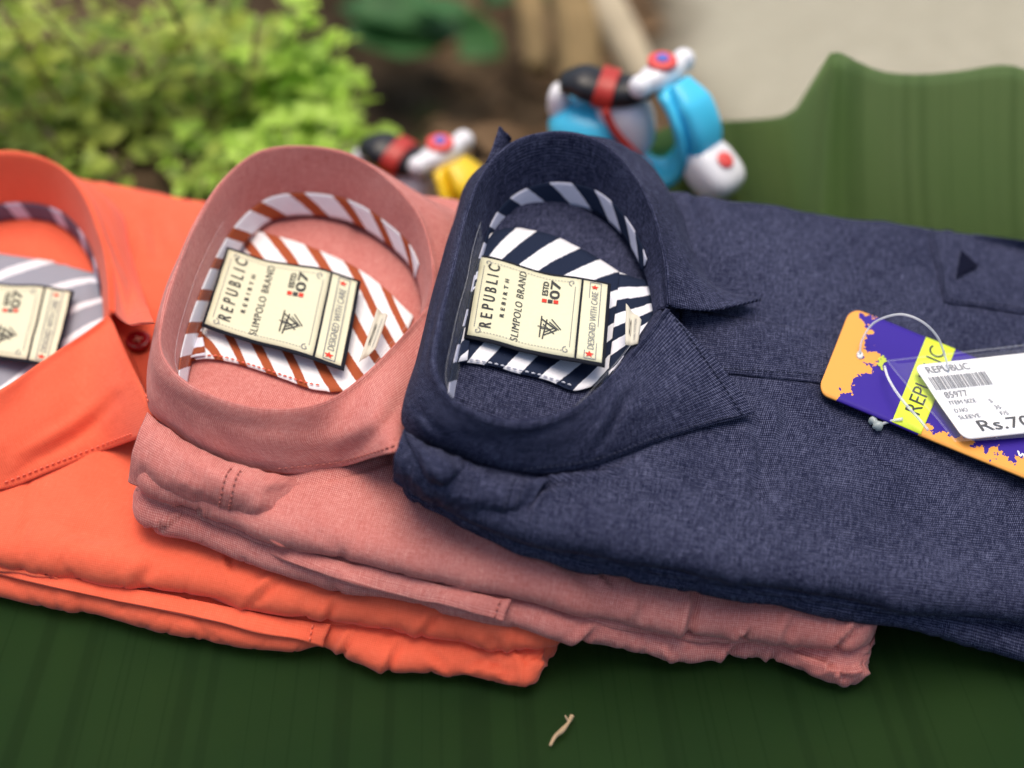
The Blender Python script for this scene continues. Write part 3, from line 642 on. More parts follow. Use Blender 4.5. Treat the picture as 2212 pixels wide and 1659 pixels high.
# fit a plane through the shirt heights near the card
A_ = np.array([[p[0], p[1], 1] for p in gx]); pl = np.linalg.lstsq(A_, np.array([p[2] for p in gx]), rcond=None)[0]
def on_plane(px, py, lift):
    d = ray(px, py); k = (pl[0]*CC[0] + pl[1]*CC[1] + pl[2] + lift - CC[2]) / (d[2] - pl[0]*d[0] - pl[1]*d[1]); return CC + d * k
hang = empty('hang_tag', on_plane(1850, 780, .002), 'purple and orange cardboard hang tag with a neon yellow band, lying on the navy shirt', 'tag')
T4 = [on_plane(*TQ[1], .0045), on_plane(*TQ[0], .0045), on_plane(*TQ[3], .006), on_plane(*TQ[2], .006)]
ft = label_map(T4, .0004, .3)    # a: bottom edge -> top edge, b: left -> right
def round_card(name, f, a0, a1, b0, b1, ra, rb, h, th, m, parent, uvscale=True, n=10):
    pts = []
    for (ca, cb, s0) in ((a1 - ra, b0 + rb, 0), (a1 - ra, b1 - rb, 1), (a0 + ra, b1 - rb, 2), (a0 + ra, b0 + rb, 3)):
        for k in range(n + 1):
            an = math.pi / 2 * k / n
            if s0 == 0: pts.append((ca + ra * math.sin(an), cb - rb * math.cos(an)))
            if s0 == 1: pts.append((ca + ra * math.cos(an), cb + rb * math.sin(an)))
            if s0 == 2: pts.append((ca - ra * math.sin(an), cb + rb * math.cos(an)))
            if s0 == 3: pts.append((ca - ra * math.cos(an), cb - rb * math.sin(an)))
    # grid columns clipped to the rounded outline
    nb = 60; na = 24; V = []; uv = []
    pa = np.array(pts); G = np.zeros((nb, na, 3)); UVg = np.zeros((nb, na, 2))
    for i in range(nb):
        s = i / (nb - 1); bb = b0 + (b1 - b0) * (.5 - .5 * math.cos(math.pi * s))
        e = 0.
        for dd in (bb - b0, b1 - bb):
            if dd < rb: e = max(e, ra * (1 - math.sqrt(max(0, 1 - (1 - dd / rb) ** 2))))
        for j in range(na):
            aa = a0 + e + (a1 - a0 - 2 * e) * j / (na - 1); G[i, j] = f(aa, bb, h); UVg[i, j] = (bb, aa)
    if np.median(gnormals(G)[..., 2]) < 0: G = G[:, ::-1].copy(); UVg = UVg[:, ::-1].copy()
    return sheet(name, G, m, parent, th, uv=UVg)
t = NT('tag_print'); uv = t.uvn.outputs['UV']; sep = t.n('ShaderNodeSeparateXYZ'); t.L(uv, sep.inputs[0]); bx_, ax_ = sep.outputs[0], sep.outputs[1]
nn = t.noise(uv, 1, 3, .55, (15, 6, 1)); n2 = t.noise(uv, 1, 3, .6, (26, 10, 1))
k = t.math('SUBTRACT', t.math('ADD', bx_, t.math('MULTIPLY', t.math('SUBTRACT', nn, .5), .26)), t.math('MULTIPLY', t.math('SUBTRACT', .55, t.math('ABSOLUTE', t.math('SUBTRACT', ax_, .45))), .14))
m1 = t.math('LESS_THAN', k, .07)
k2 = t.math('ADD', ax_, t.math('MULTIPLY', t.math('SUBTRACT', n2, .5), .55)); m2 = t.math('MULTIPLY', t.math('LESS_THAN', k2, .12), t.math('GREATER_THAN', bx_, .42))
msk = t.math('MAXIMUM', m1, m2)
TAGM = t.done(t.mix(msk, (.040, .018, .27), (.84, .37, .075)), .5, .2)
card = round_card('card', ft, 0, 1, 0, 1, .13, .045, 0, .0009, TAGM, hang)
edgem = plain('card_edge', (.55, .52, .45), .8)
# neon band between its pixel corners
def quad_ab(f, px, py):          # solve a,b for a pixel (coarse Newton on the card plane)
    tgt = on_plane(px, py, .005); ab = np.array([.5, .5])
    for _ in range(20):
        p = f(*ab); J = np.array([(f(ab[0] + .01, ab[1]) - p) / .01, (f(ab[0], ab[1] + .01) - p) / .01]).T
        ab = ab + np.linalg.lstsq(J, tgt - p, rcond=None)[0]
    return ab
q1 = quad_ab(ft, 1996, 731); q2 = quad_ab(ft, 2060, 757); q3 = quad_ab(ft, 1930, 909); q4 = quad_ab(ft, 1993, 936)
bl = (q1[1] + q3[1]) / 2; br = (q2[1] + q4[1]) / 2
NEON = plain('neon_yellow_print', (.72, .86, .05), .4, .4, .03)
band = lgrid('neon_band', ft, .004, .996, bl, br, .0004, NEON, card, th=.0003)
wB = br - bl
write('lettering', 'REPUBLIC', ft, .17, .93, bl + wB * .22, bl + wB * .74, INK, band, h=.0006)
b = MB()
for p, q in (((.33, .66), (.37, .672)), ((.24, .655), (.29, .665)), ((.30, .682), (.26, .70))): seg(b, ft, p, q, .008, .0003)
b.build('white_script', plain('white_print', (.85, .85, .85), .6), card, smooth=False)
b = MB()
for p, q, w_ in (((.49, .185), (.60, .19), .016), ((.50, .175), (.58, .20), .012), ((.46, .20), (.56, .175), .010), ((.55, .17), (.62, .185), .008)): seg(b, ft, p, q, w_, .0003)
b.build('yellow_emblem', plain('olive_print', (.50, .58, .06), .5), card, smooth=False)
b = MB()   # white script at the frame edge
pts = [(2196, 978), (2200, 990), (2207, 984), (2212, 996), (2224, 980), (2236, 1000)]
qq = [quad_ab(ft, *p) for p in pts]
for p, q in zip(qq, qq[1:]): seg(b, ft, tuple(p), tuple(q), .008, .0003)
b.build('white_script', plain('white_print_b', (.85, .85, .85), .6), card, smooth=False)
# nylon loop and its barb
def TP(l): return np.array([on_plane(x, y, z) for x, y, z in l])
lp = tube('nylon_loop', TP([(1857, 765, .006), (1862, 735, .010), (1885, 700, .016), (1920, 683, .022), (1955, 680, .026), (1995, 697, .026), (2025, 728, .022), (2040, 765, .016), (2050, 800, .012)]), .0005, CLEAR2, hang, 8, 60)
tube('nylon_loop', TP([(1911, 792, .010), (1918, 815, .012), (1935, 845, .013), (1958, 875, .013), (1985, 905, .012), (2005, 930, .011)]), .0006, CLEAR2, hang, 8, 40)
tube('nylon_loop', TP([(1950, 905, .007), (1935, 908, .006), (1915, 912, .004), (1900, 918, .003)]), .0007, CLEAR2, hang, 8, 20)
b = MB(); q = TP([(1882, 905, .002), (1890, 912, .003), (1897, 922, .003), (1898, 930, .002)])
b.add(*tube(None, crom(q, 12), [.0012, .0020, .0023, .0018, .0014, .0013, .0019, .0024, .0026, .0022, .0016, .0010], None, 10))
b.build('barb', plain('frosted_nylon', (.55, .62, .60), .35, .5, Transmission_Weight=.4), hang)
tube('eyelet', TP([(1853, 768, .0055), (1857, 762, .0058), (1861, 768, .0055), (1857, 773, .0055), (1853, 768, .0055)]), .0009, plain('white_eyelet', (.7, .7, .68), .4), card, 8, 24)
# price card in its clear sleeve
price = empty('price_card', on_plane(2090, 870, .008), 'white price card with a barcode in a clear sleeve, lying over the purple hang tag', 'price tag')
PW = [on_plane(1973, 790, .010), on_plane(2420, 741, .012), on_plane(2530, 903, .012), on_plane(2083, 950, .010)]
fp_ = lambda a, b, h=0.: label_map([PW[0], PW[1], PW[2], PW[3]], .0003, .5)(a, b, h)
WH = plain('white_card', (.86, .86, .86), .5, .3, .02)
fr = lambda aa, bb, h=0.: fp_(bb, 1 - aa, h)
wc = round_card('card', fr, 0, 1, 0, 1, .10, .035, 0, .0006, WH, price)
# pixel boxes -> a,b of the price card
def price_ab(px, py):
    tgt = on_plane(px, py, .0105); ab = np.array([.3, .5])
    for _ in range(20):
        p = fp_(*ab); J = np.array([(fp_(ab[0] + .01, ab[1]) - p) / .01, (fp_(ab[0], ab[1] + .01) - p) / .01]).T
        ab = ab + np.linalg.lstsq(J, tgt - p, rcond=None)[0]
    return ab
CX = lambda x, y: (1700.7 + .2645 * x, 603.5 + .2645 * y)
def ptext(s, x0, x1, y, hgt, m=GREY_INK):      # crop coordinates: left, right, centre height, letter height
    l = price_ab(*CX(x0, y)); r = price_ab(*CX(x1, y)); bm = l[1]
    hb = abs(price_ab(*CX(x0, y + hgt))[1] - l[1]); write('lettering', s, fp_, l[0], r[0], bm - hb / 2, bm + hb / 2, m, wc, h=.0004, bold=.0008)
ptext('REPUBLIC', 1135, 1500, 745, 55)
ptext('85977', 1285, 1480, 945, 52); ptext('ITEM SIZE', 1325, 1550, 1008, 34); ptext('S', 1645, 1670, 995, 34)
ptext('D.NO', 1365, 1475, 1072, 34); ptext('35', 1690, 1740, 1050, 34); ptext('SLEEVE', 1400, 1580, 1128, 34); ptext('F/S', 1735, 1800, 1100, 34)
ptext('Rs.700', 1560, 2110, 1200, 92, INK)
b = MB(); l = price_ab(*CX(1175, 845)); r = price_ab(*CX(1640, 815)); x = l[0]; t0 = price_ab(*CX(1175, 800))[1]; t1 = price_ab(*CX(1235, 905))[1]; rr = random.Random(4)
while x < r[0]:
    wd = rr.choice([.003, .003, .005, .008]); bar(b, fp_, [(x, t0), (x + wd, t0), (x + wd, t1), (x, t1)], .0004); x += wd + rr.choice([.003, .004, .006])
b.build('barcode', GREY_INK, wc, smooth=False)
sleeveQ = [on_plane(1917, 779, .0125), on_plane(2420, 722, .0135), on_plane(2545, 920, .0135), on_plane(2066, 952, .0125)]
fs = label_map(sleeveQ, .0006, 2.)
sl_ = lgrid('clear_sleeve', fs, 0, 1, 0, 1, 0, CLEAR, price, 30, 20, .0003)
tube('sleeve_edge', [fs(a, 0, .0) for a in np.linspace(0, 1, 30)], .0005, CLEAR_EDGE, sl_, 6)
tube('sleeve_edge', [fs(0, b_, .0) for b_ in np.linspace(0, 1, 30)], .0005, CLEAR_EDGE, sl_, 6)

# ================================================================== BANANA LEAF
def leafz(x, y):
    z = .0016 * math.sin(x * 21 + 1) * .5
    # upright wavy margin behind the navy shirt
    return z
t = NT('banana_leaf_mat'); uv = t.uvn.outputs['UV']; sep = t.n('ShaderNodeSeparateXYZ'); t.L(uv, sep.inputs[0])
ux, uy = sep.outputs[0], sep.outputs[1]
wob = t.noise(uv, 1, 2, .5, (9, 1.2, 1)); xx = t.math('ADD', ux, t.math('MULTIPLY', wob, .02))
cmb = t.n('ShaderNodeCombineXYZ'); t.L(xx, cmb.inputs[0]); 
v1 = t.noise(cmb.outputs[0], 55, 1, .5); v2 = t.noise(cmb.outputs[0], 150, 2, .6); v3 = t.noise(cmb.outputs[0], 1400, 1)
vein = t.math('MULTIPLY', t.ramp(t.math('ABSOLUTE', t.math('SUBTRACT', v1, .5)), .022, .0), .8)
c = t.mix(t.noise(uv, 9, 4), (.011, .038, .011), (.020, .060, .018))
c = t.mix(t.math('MULTIPLY', t.ramp(v2, .3, .7), .08), c, (.027, .072, .022))
c = t.mix(t.math('MULTIPLY', vein, .30), c, (.003, .010, .003))
sp = t.n('ShaderNodeTexVoronoi'); t.L(uv, sp.inputs['Vector']); sp.inputs['Scale'].default_value = 42
spk = t.math('LESS_THAN', sp.outputs['Distance'], .022); c = t.mix(t.math('MULTIPLY', spk, .5), c, (.22, .28, .16))
h = t.math('SUBTRACT', t.math('MULTIPLY', v2, .30), t.math('MULTIPLY', vein, .6)); h = t.math('ADD', h, t.math('MULTIPLY', v3, .08)); t.bump(h, .0005, .3)
LEAF = t.done(c, .62, .12)
tl = t.n('ShaderNodeBsdfTranslucent'); t.L(t.mix(t.math('MULTIPLY', vein, .16), t.mix(t.noise(uv, 11, 3), (.60, .78, .44), (.82, .92, .62)), (.16, .32, .10)), tl.inputs[0]); mx = t.n('ShaderNodeMixShader'); mx.inputs[0].default_value = .65
t.L(t.b.outputs[0], mx.inputs[1]); t.L(tl.outputs[0], mx.inputs[2]); t.L(mx.outputs[0], t.t.nodes['Material Output'].inputs[0])
leaf = empty('banana_leaf', (0, .5, 0), 'large dark green banana leaf under the shirts, its wavy edge curling up at back right', 'leaf')
# blade: rows run away from the camera, columns left to right (fanning veins)
nx, ny = 300, 170
G = np.zeros((ny, nx, 3)); UVl = np.zeros((ny, nx, 2))
edge_px = [(1100, 330, .0), (1300, 330, .003), (1400, 290, .018), (1480, 264, .030), (1560, 262, .030), (1640, 258, .030), (1700, 248, .036), (1735, 215, .050), (1752, 160, .078), (1775, 122, .098), (1812, 116, .100), (1850, 135, .090), (1910, 158, .084), (1990, 163, .082), (2080, 155, .084), (2150, 143, .088), (2200, 146, .088), (2300, 185, .080), (2450, 190, .080)]
ex = np.array([W(a, b_, z) for a, b_, z in edge_px]); ed = crom(ex, 400)
for j in range(nx):
    x = -.75 + 1.5 * j / (nx - 1)
    xb = x
    ye = np.interp(x, ed[:, 0], ed[:, 1]); ze = np.interp(x, ed[:, 0], ed[:, 2])
    if x < ed[0, 0]: ze = 0
    if x < .05: ye = .585 + (ed[0, 1] - .585) * float(sm(.0, .05, x))
    for i in range(ny):
        s = i / (ny - 1); y = .12 + (ye - .12) * s
        xf = x * (1 + .28 * (.45 - y)) if False else x
        # margin rises over the last stretch
        yk = .60; k = np.clip((y - yk) / max(ye - yk, 1e-3), 0, 1)
        z = ze * (k ** 1.6)
        z += (.0004 * nz(x * 26, y * 3) + .0022 * nz(x * 5, y * 4, 2.)) 
        if k > 0: z += .010 * k * (1 - k) * nz(x * 22, y * 9, 4.) * (ze > .01)
        G[i, j] = (xf, y, z - .0015 * (1 - k)); UVl[i, j] = (x * (1 + .55 * (y - .35)) + .05 * (y - .3), y)
blade = sheet('leaf_blade', G, LEAF, leaf, .0012, uv=UVl)
# twig lying on the leaf
tw = Ws([(1236, 1546, .003), (1226, 1564, .003), (1212, 1580, .0035), (1200, 1590, .003), (1188, 1611, .0025)])
twig = tube('dry_twig', tw, [.0010, .0007, .0012, .0008, .0006], plain('pale_bark', (.42, .30, .18), .85, .2, .3, 400), None, 8, 26)
tag(twig, 'tiny pale dry twig lying on the dark leaf in front of the shirts', 'twig')
twb = tube('side_shoot', Ws([(1228, 1558, .003), (1222, 1548, .0045), (1221, 1545, .005)]), [.0006, .0005, .0003], plain('pale_bark_b', (.42, .30, .18), .85), twig, 6, 8)

# ================================================================== GROUND
def soilz(x, y): return -.0075 - .0545 * float(sm(.585, .67, y)) - .26 * float(sm(.78, 1.02, y)) + float(sm(.6, .7, y)) * (.012 * nz(x * 6, y * 6) + .004 * nz(x * 25, y * 25))
nx, ny = 220, 300; G = np.zeros((ny, nx, 3))
for i in range(ny):
    for j in range(nx):
        sx = (j / (nx - 1) - .5) * 2; sy = i / (ny - 1)
        x = sx * abs(sx) * 9 + sx * .9; y = -1.2 + 2.9 * sy + 14 * sy ** 6; G[i, j] = (x, y, soilz(x, y))
t = NT('garden_soil'); ob = t.uvn.outputs['Object']; f = t.noise(ob, 7, 6, .65); f2 = t.noise(ob, 45, 5, .7)
sep = t.n('ShaderNodeSeparateXYZ'); t.L(ob, sep.inputs[0])
soil = t.mix(t.ramp(f, .35, .68), (.026, .017, .009), (.105, .070, .040)); soil = t.mix(t.ramp(f2, .55, .8), soil, (.20, .155, .10)); soil = t.mix(t.math('MULTIPLY', t.ramp(t.noise(ob, 18, 4), .58, .75), .5), soil, (.06, .09, .02))
sand = t.mix(f2, (.29, .275, .20), (.47, .44, .35))
edge = t.math('ADD', t.math('ADD', t.math('MULTIPLY', sep.outputs[0], 1.), t.math('MULTIPLY', t.math('SUBTRACT', f, .5), .16)), t.math('MULTIPLY', t.math('SUBTRACT', sep.outputs[1], 1.), -.05))
c = t.mix(t.math('MULTIPLY', t.ramp(edge, .10, .21), t.ramp(sep.outputs[1], .66, .72)), soil, sand); t.bump(t.math('ADD', f2, f), .012, .7)
ground = sheet('ground', G, t.done(c, .95, .1), None); tag(ground, kind='structure')

# ================================================================== TOY SCOOTERS
def ell(c, r, m, name, parent, sq=2.6, n=28, rot=None, tap=None):
    """superellipsoid centred at c"""
    V = []; Fc = []; nr_ = 16
    sp = lambda v, e: math.copysign(abs(v) ** e, v)
    e = 2 / sq
    for i in range(nr_ + 1):
        ph = -math.pi / 2 + math.pi * i / nr_
        for k in range(n):
            th = 2 * math.pi * k / n; p = np.array([r[0] * sp(math.cos(ph), e) * sp(math.cos(th), e), r[1] * sp(math.cos(ph), e) * sp(math.sin(th), e), r[2] * sp(math.sin(ph), e)])
            if tap: p[:2] *= 1 + tap * p[2] / r[2]
            if rot is not None: 
                ca, sa = math.cos(rot), math.sin(rot); p = np.array([p[0]*ca + p[2]*sa, p[1], -p[0]*sa + p[2]*ca])
            V.append(p + np.array(c))
    for i in range(nr_):
        for k in range(n): Fc.append((i*n+k, i*n+(k+1) % n, (i+1)*n+(k+1) % n, (i+1)*n+k))
    return mesh(name, V, Fc, m, parent, keep=False)
def sweepx(name, path, wid, thk, m, parent, n=20):
    """panel following a side-view path of (x,z) with half widths and thicknesses, rounded section"""
    P = crom(np.array([(p[0], 0, p[1]) for p in path]), 30); wd = np.interp(np.linspace(0, 1, 30), np.linspace(0, 1, len(wid)), wid); tk = np.interp(np.linspace(0, 1, 30), np.linspace(0, 1, len(thk)), thk)
    T = np.gradient(P, axis=0); V = []; Fc = []
    for p, t_, a, b_ in zip(P, T, wd, tk):
        t_ = t_ / np.linalg.norm(t_); nrm_ = np.cross(t_, [0, 1, 0])
        for k in range(n):
            an = 2 * math.pi * k / n; c_, s_ = math.cos(an), math.sin(an)
            V.append(p + np.array([0, 1, 0]) * a * math.copysign(abs(c_) ** .7, c_) + nrm_ * (b_ * math.copysign(abs(s_) ** .8, s_) - .25 * a * (abs(c_) ** 2) * .6))
    for i in range(29):
        for k in range(n): Fc.append((i*n+k, i*n+(k+1) % n, (i+1)*n+(k+1) % n, (i+1)*n+k))
    Fc.append(tuple(range(n))[::-1]); Fc.append(tuple(29*n+k for k in range(n)))
    return mesh(name, V, Fc, m, parent, keep=False)
def disc(name, c, r, h, m, parent, axis=1, n=32, rnd=.3):
    V = []; Fc = []; pr = [(0, h), (r * .6, h), (r * .9, h * .95), (r, h * .6), (r, -h * .6), (r * .9, -h * .95), (r * .6, -h), (0, -h)]
    for rr_, hh in pr:
        for k in range(n):
            an = 2 * math.pi * k / n; p = [rr_ * math.cos(an), rr_ * math.sin(an)]; q = np.zeros(3); o2 = [i for i in range(3) if i != axis]; q[o2[0]] = p[0]; q[o2[1]] = p[1]; q[axis] = hh; V.append(q + np.array(c))
    for i in range(len(pr) - 1):
        for k in range(n): Fc.append((i*n+k, i*n+(k+1) % n, (i+1)*n+(k+1) % n, (i+1)*n+k))
    return mesh(name, V, Fc, m, parent, keep=False)
gloss = dict(rough=.22, spec=.5)
WHITEP = plain('white_plastic', (.78, .78, .80), .25, .5, .03); BLACKP = plain('black_plastic', (.012, .012, .014), .35, .4, .1); REDP = plain('red_plastic', (.42, .03, .02), .4, .4, .1); TYRE = plain('rubber', (.02, .02, .02), .8, .2); CORAL = plain('coral_print', (.72, .08, .07), .4)
BLUEP = plain('blue_print', (.10, .14, .50), .4)
def scooter(base, rz, paint, label, s=1.0, pitch=0., steer=-30):
    r = empty('toy_scooter', base, label, 'toy scooter', 'toy scooters standing behind the shirts', rz); r.scale = (s, s, s); r.rotation_euler = (0, pitch, rz)
    # x forward, z up, metres
    sweepx('body_shell', [(-.050, .028), (-.040, .018), (-.020, .011), (-.002, .009), (.009, .013), (.015, .025), (.015, .040), (.010, .054), (.002, .064)], [.012, .014, .013, .013, .015, .020, .023, .021, .012], [.006, .006, .005, .005, .005, .004, .004, .004, .004], paint, r)
    ell((-.036, 0, .031), (.023, .021, .015), paint, 'rear_cowl', r, 2.3)
    ell((-.018, 0, .036), (.017, .014, .018), WHITEP, 'seat_pod', r, 2.8, tap=-.12)
    ell((-.054, 0, .044), (.006, .008, .010), WHITEP, 'tail_box', r, 2.6)
    sweepx('seat', [(-.052, .057), (-.042, .060), (-.028, .057), (-.014, .059), (-.004, .062)], [.008, .013, .012, .011, .007], [.004, .006, .006, .006, .004], BLACKP, r)
    sweepx('seat_strap', [(-.033, .0592), (-.029, .0584), (-.023, .0580)], [.0142, .0140, .0136], [.0078, .0078, .0076], REDP, r)
    tube('red_trim', [(-.026, -.015, .054), (-.020, -.0165, .043), (-.010, -.0165, .032), (.000, -.0155, .022)], .0022, REDP, r, 8, 20, keep=False)
    # steered front end: a turned sub-assembly about the steering column
    st = R(steer); cs, sn_ = math.cos(st), math.sin(st); ax = .010
    def turn(o):
        me = o.data
        for v in me.vertices:
            x, y = v.co.x - ax, v.co.y; v.co.x = ax + x * cs - y * sn_; v.co.y = x * sn_ + y * cs
        return o
    turn(sweepx('shield_ridge', [(.025, .020), (.029, .032), (.028, .045), (.021, .057), (.009, .067)], [.008, .010, .011, .011, .007], [.006, .007, .007, .007, .004], paint, r))
    tube('steering_column', [(.020, 0, .026), (.011, 0, .048), (.000, 0, .066)], .0035, WHITEP, r, 10, keep=False)
    hb = turn(ell((-.002, 0, .067), (.0085, .016, .0070), WHITEP, 'headset', r, 2.5, rot=-.25))
    turn(ell((-.002, -.017, .0675), (.0060, .0062, .0060), WHITEP, 'grip', hb, 2.2)); turn(ell((-.002, .017, .0675), (.0060, .0062, .0060), WHITEP, 'grip', hb, 2.2))
    turn(disc('headlight', (-.0025, 0, .0745), .0078, .0018, CORAL, hb, axis=2)); turn(disc('headlight_centre', (-.0025, 0, .0765), .0034, .001, BLUEP, hb, axis=2))
    fd = turn(ell((.038, 0, .025), (.0160, .0135, .0125), WHITEP, 'front_fender', r, 3.0, rot=.55))
    turn(ell((.0450, 0, .0364), (.0048, .0048, .0012), CORAL, 'fender_badge', fd, 2.0, rot=.55))
    wl = turn(disc('wheel', (.036, 0, .0125), .0125, .0055, TYRE, r)); turn(disc('rim', (.036, 0, .0125), .0072, .0062, WHITEP, wl))
    wl = disc('wheel', (-.036, 0, .0125), .0125, .0055, TYRE, r); disc('rim', (-.036, 0, .0125), .0072, .0062, WHITEP, wl)
    tube('stand', [(.008, -.010, .012), (.013, -.015, .004), (.019, -.016, .001)], .0030, WHITEP, r, 8, 10, keep=False)
    return r
CYAN = plain('sky_blue_plastic', (.07, .58, .85), .25, .5, .05); YEL = plain('yellow_plastic', (.88, .60, .02), .25, .5, .05)
scooter(tuple(W(1409, 392, .001)), R(-15), CYAN, 'sky blue and white toy scooter with a black seat, standing behind the navy collar', 1.0)
yp = W_y(966, 322, .70); yb = soilz(yp[0], .69)
scooter((yp[0] - .004, .70, yb + .002), R(-30), YEL, 'yellow and white toy scooter peeking up between the pink and navy collars', max(.8, min(1.2, (yp[2] - yb) / .0755)), steer=-16)

# ================================================================== SHRUB
def leafmat(name, a, b_, tr=.35):
    t = NT(name); f = t.noise(t.uvn.outputs['Object'], 30, 3); c = t.mix(t.ramp(f, .3, .7), a, b_); m = t.done(c, .5, .3)
    tl = t.n('ShaderNodeBsdfTranslucent'); t.L(c, tl.inputs[0]); mx = t.n('ShaderNodeMixShader'); mx.inputs[0].default_value = tr
    t.L(t.b.outputs[0], mx.inputs[1]); t.L(tl.outputs[0], mx.inputs[2]); t.L(mx.outputs[0], t.t.nodes['Material Output'].inputs[0]); return m
LG = leafmat('fresh_leaf', (.16, .27, .035), (.48, .56, .10)); LG2 = leafmat('shoot_leaf', (.40, .62, .08), (.52, .74, .12)); LD = leafmat('deep_leaf', (.04, .13, .03), (.08, .20, .05))
def leaf_into(b, p, d, L, wd, roll, droop=.25):
    d = np.array(d); d = d / np.linalg.norm(d); s = np.cross(d, [0, 0, 1.]); s /= np.linalg.norm(s) + 1e-9; u = np.cross(s, d)
    s, u = s * math.cos(roll) + u * math.sin(roll), u * math.cos(roll) - s * math.sin(roll)
    V = []; prof = [(0, .04), (.15, .55), (.4, 1.), (.65, .85), (.85, .45), (1., .03)]
    for t_, w_ in prof:
        c = np.array(p) + d * L * t_ - np.array([0, 0, 1]) * droop * L * t_ * t_
        V += [c - s * wd * w_ + u * wd * .25 * w_, c, c + s * wd * w_ + u * wd * .25 * w_]
    Fc = []
    for i in range(len(prof) - 1):
        Fc += [(3*i, 3*i+1, 3*i+4, 3*i+3), (3*i+1, 3*i+2, 3*i+5, 3*i+4)]
    b.add(V, Fc)
def shrub(name, root, stems, label, cat, mat, stemmat, group=None):
    r = empty(name, root, label, cat, group); bl_ = MB(); bs = MB()
    for top, n, L in stems:
        top = np.array(top); rt = np.array(root) + rng.normal(0, .025, 3) * [1, 1, 0]; mid = (rt + top) / 2 + rng.normal(0, .015, 3)
        P = crom([rt, mid, top], 24); bs.add(*tube(None, P, np.linspace(.0028, .0012, 24), None, 6))
        for k in range(n):
            t_ = .12 + .88 * (k + .5) / n; p = P[int(t_ * 23)]
            for q in range(3):
                an = k * 1.57 + q * 2.1 + rng.normal(0, .4); dd = np.array([math.cos(an), math.sin(an), .45 + rng.normal(0, .3)])
                l_ = L * rng.uniform(.65, 1.2) * (1 - .35 * t_); 
                if rng.random() < .5:
                    e = p + dd / np.linalg.norm(dd) * rng.uniform(.008, .03); bs.add(*tube(None, [p, e], [.0008, .0005], None, 4)); 
                    leaf_into(bl_, e, dd, l_, l_ * .33, rng.normal(0, .5))
                    leaf_into(bl_, e, [dd[1], -dd[0], dd[2]], l_ * .8, l_ * .27, rng.normal(0, .5)); leaf_into(bl_, e, [-dd[1], dd[0], dd[2]], l_ * .8, l_ * .27, rng.normal(0, .5))
                else: leaf_into(bl_, p, dd, l_, l_ * .33, rng.normal(0, .5))
    bl_.build('foliage', mat, r); bs.build('stems', stemmat, r); return r
STM = plain('plant_stem', (.30, .24, .12), .7); STM2 = plain('green_stem', (.30, .38, .10), .6)
def stems_px(pts, L, n=12): return [(W(x, y, z), n, L) for x, y, z in pts]
tops = []
for k in range(44):
    px = rng.uniform(-150, 560); y = rng.uniform(.76, 1.0); py = rng.uniform(-60, 330)
    tops.append((W_y(px, py, y), 8, .030))
for k in range(12):
    tops.append((W_y(rng.uniform(-40, 560), rng.uniform(330, 420), rng.uniform(.71, .77)), 7, .028))
shrub('leafy_shrub', (-.22, .90, -.26), tops, 'bright green leafy shrub at the back left behind the orange and pink shirts', 'shrub', LG, STM)
tops = [(W_y(*p), n, .029) for p, n in [((640, 20, .86), 16), ((725, 100, .86), 14), ((700, 210, .84), 12), ((790, 225, .83), 12), ((600, 120, .86), 12), ((560, 250, .84), 12), ((660, 300, .84), 9)]]
for k in range(16):
    px = rng.uniform(380, 720); py = rng.uniform(330, 400)
    tops.append((W_y(px, py, rng.uniform(.72, .78)), 6, .026))
shrub('young_shoots', tuple(W_y(600, 380, .88)), tops, 'yellow green young shoots reaching right from the shrub, above the pink collar', 'plant', LG2, STM2)
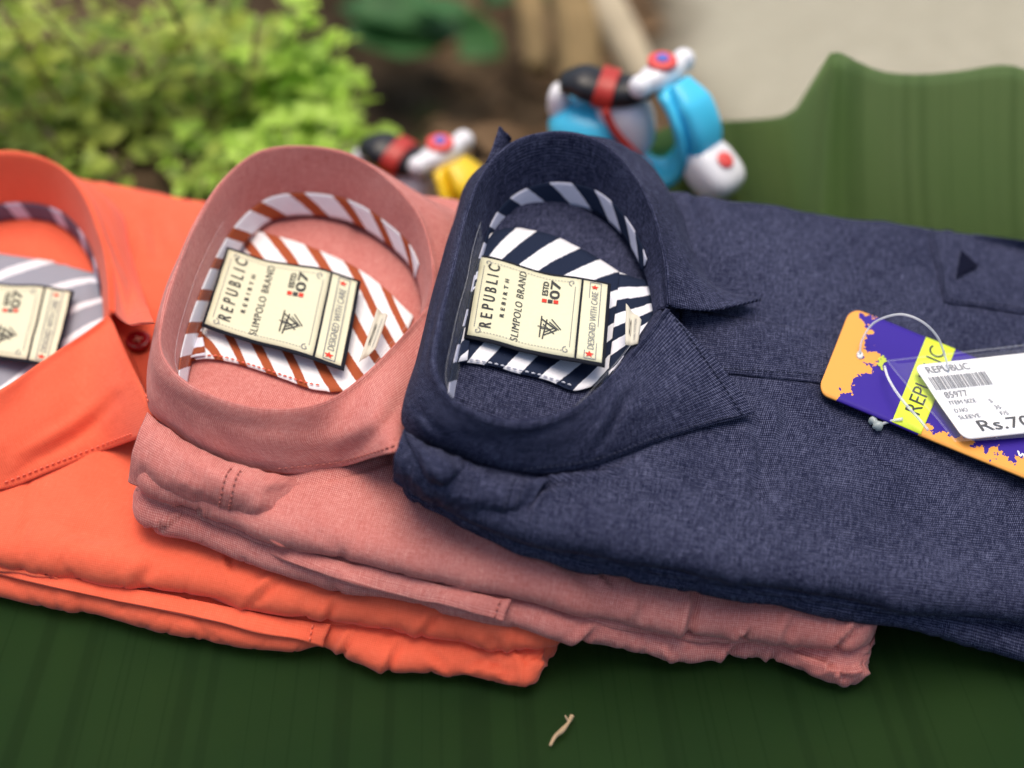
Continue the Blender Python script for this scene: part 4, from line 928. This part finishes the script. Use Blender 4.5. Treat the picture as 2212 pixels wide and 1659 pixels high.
# broad dark leaves and dry stalks further back
bd = empty('broad_leaf_plant', (-.10, 1.25, -.13), 'blurred dark green broad leaves at the top, just right of the young shoots', 'plant')
b = MB()
for px, py, y, L, dx, dy, rl in ((730, 20, 1.24, .12, 1, -.15, .2), (750, 75, 1.20, .10, 1, .25, -.3), (1070, 60, 1.22, .06, -.2, -.3, .6), (1050, 10, 1.24, .07, .6, .3, .2), (880, 20, 1.22, .07, .8, -.1, .3)):
    leaf_into(b, W_y(px, py, y), (dx, dy, .12), L, L * .42, rl, .3)
b.build('foliage', leafmat('broad_leaf_mat', (.03, .12, .03), (.07, .20, .06)), bd)
for px, py in ((760, 0), (1040, 10)): b = MB(); b.add(*tube(None, [W_y(px, py, 1.22), W_y(px + 10, py + 150, 1.26) * [1, 1, 0] + [0, 0, -.13]], [.004, .006], None, 8)); b.build('stem', STM, bd)
STK = plain('dry_stalk_bark', (.30, .21, .10), .85, .15, .4, 40); STK2 = plain('pale_dry_bark', (.50, .42, .29), .85, .15, .3, 40)
st1 = tube('dry_stalk', [W_y(1255, 215, 1.02), W_y(1250, 90, 1.06), W_y(1235, -60, 1.12), W_y(1220, -220, 1.2)], [.016, .019, .021, .021], STK, None, 14, 30)
tag(st1, 'upright brown dry stalk directly behind the seat of the blue toy scooter', 'stalk', 'dry stalks behind the scooters')
st2 = tube('dry_stalk', [W_y(1400, 190, 1.02), W_y(1350, 90, 1.06), W_y(1290, -10, 1.10), W_y(1210, -140, 1.18)], [.012, .016, .019, .019], STK2, None, 14, 30)
tag(st2, 'pale tan dry stalk slanting down to the right, behind the scooter handlebar', 'stalk', 'dry stalks behind the scooters')
st3 = tube('dry_stalk', [W_y(1160, 150, 1.15), W_y(1150, 40, 1.2), W_y(1130, -80, 1.26)], [.010, .013, .013], STK, None, 12, 20)
tag(st3, 'thinner dark brown dry stalk, leftmost of the three behind the scooters', 'stalk', 'dry stalks behind the scooters')
# litter on the soil
b = MB()
for k in range(260):
    x, y = rng.uniform(-.06, .14), rng.uniform(.76, 1.5); an = rng.uniform(0, 6.28); L = rng.uniform(.015, .05)
    leaf_into(b, (x, y, soilz(x, y) + .006), (math.cos(an), math.sin(an), rng.uniform(-.05, .3)), L, L * .32, rng.normal(0, .4), .1)
t = NT('dead_leaf'); c = t.mix(t.noise(t.uvn.outputs['Object'], 14, 3), (.05, .028, .014), (.20, .125, .065)); lt = b.build('leaf_litter', t.done(c, .85, .15))
tag(lt, 'dry brown leaf litter scattered on the soil behind the shirts', 'litter', kind='stuff')
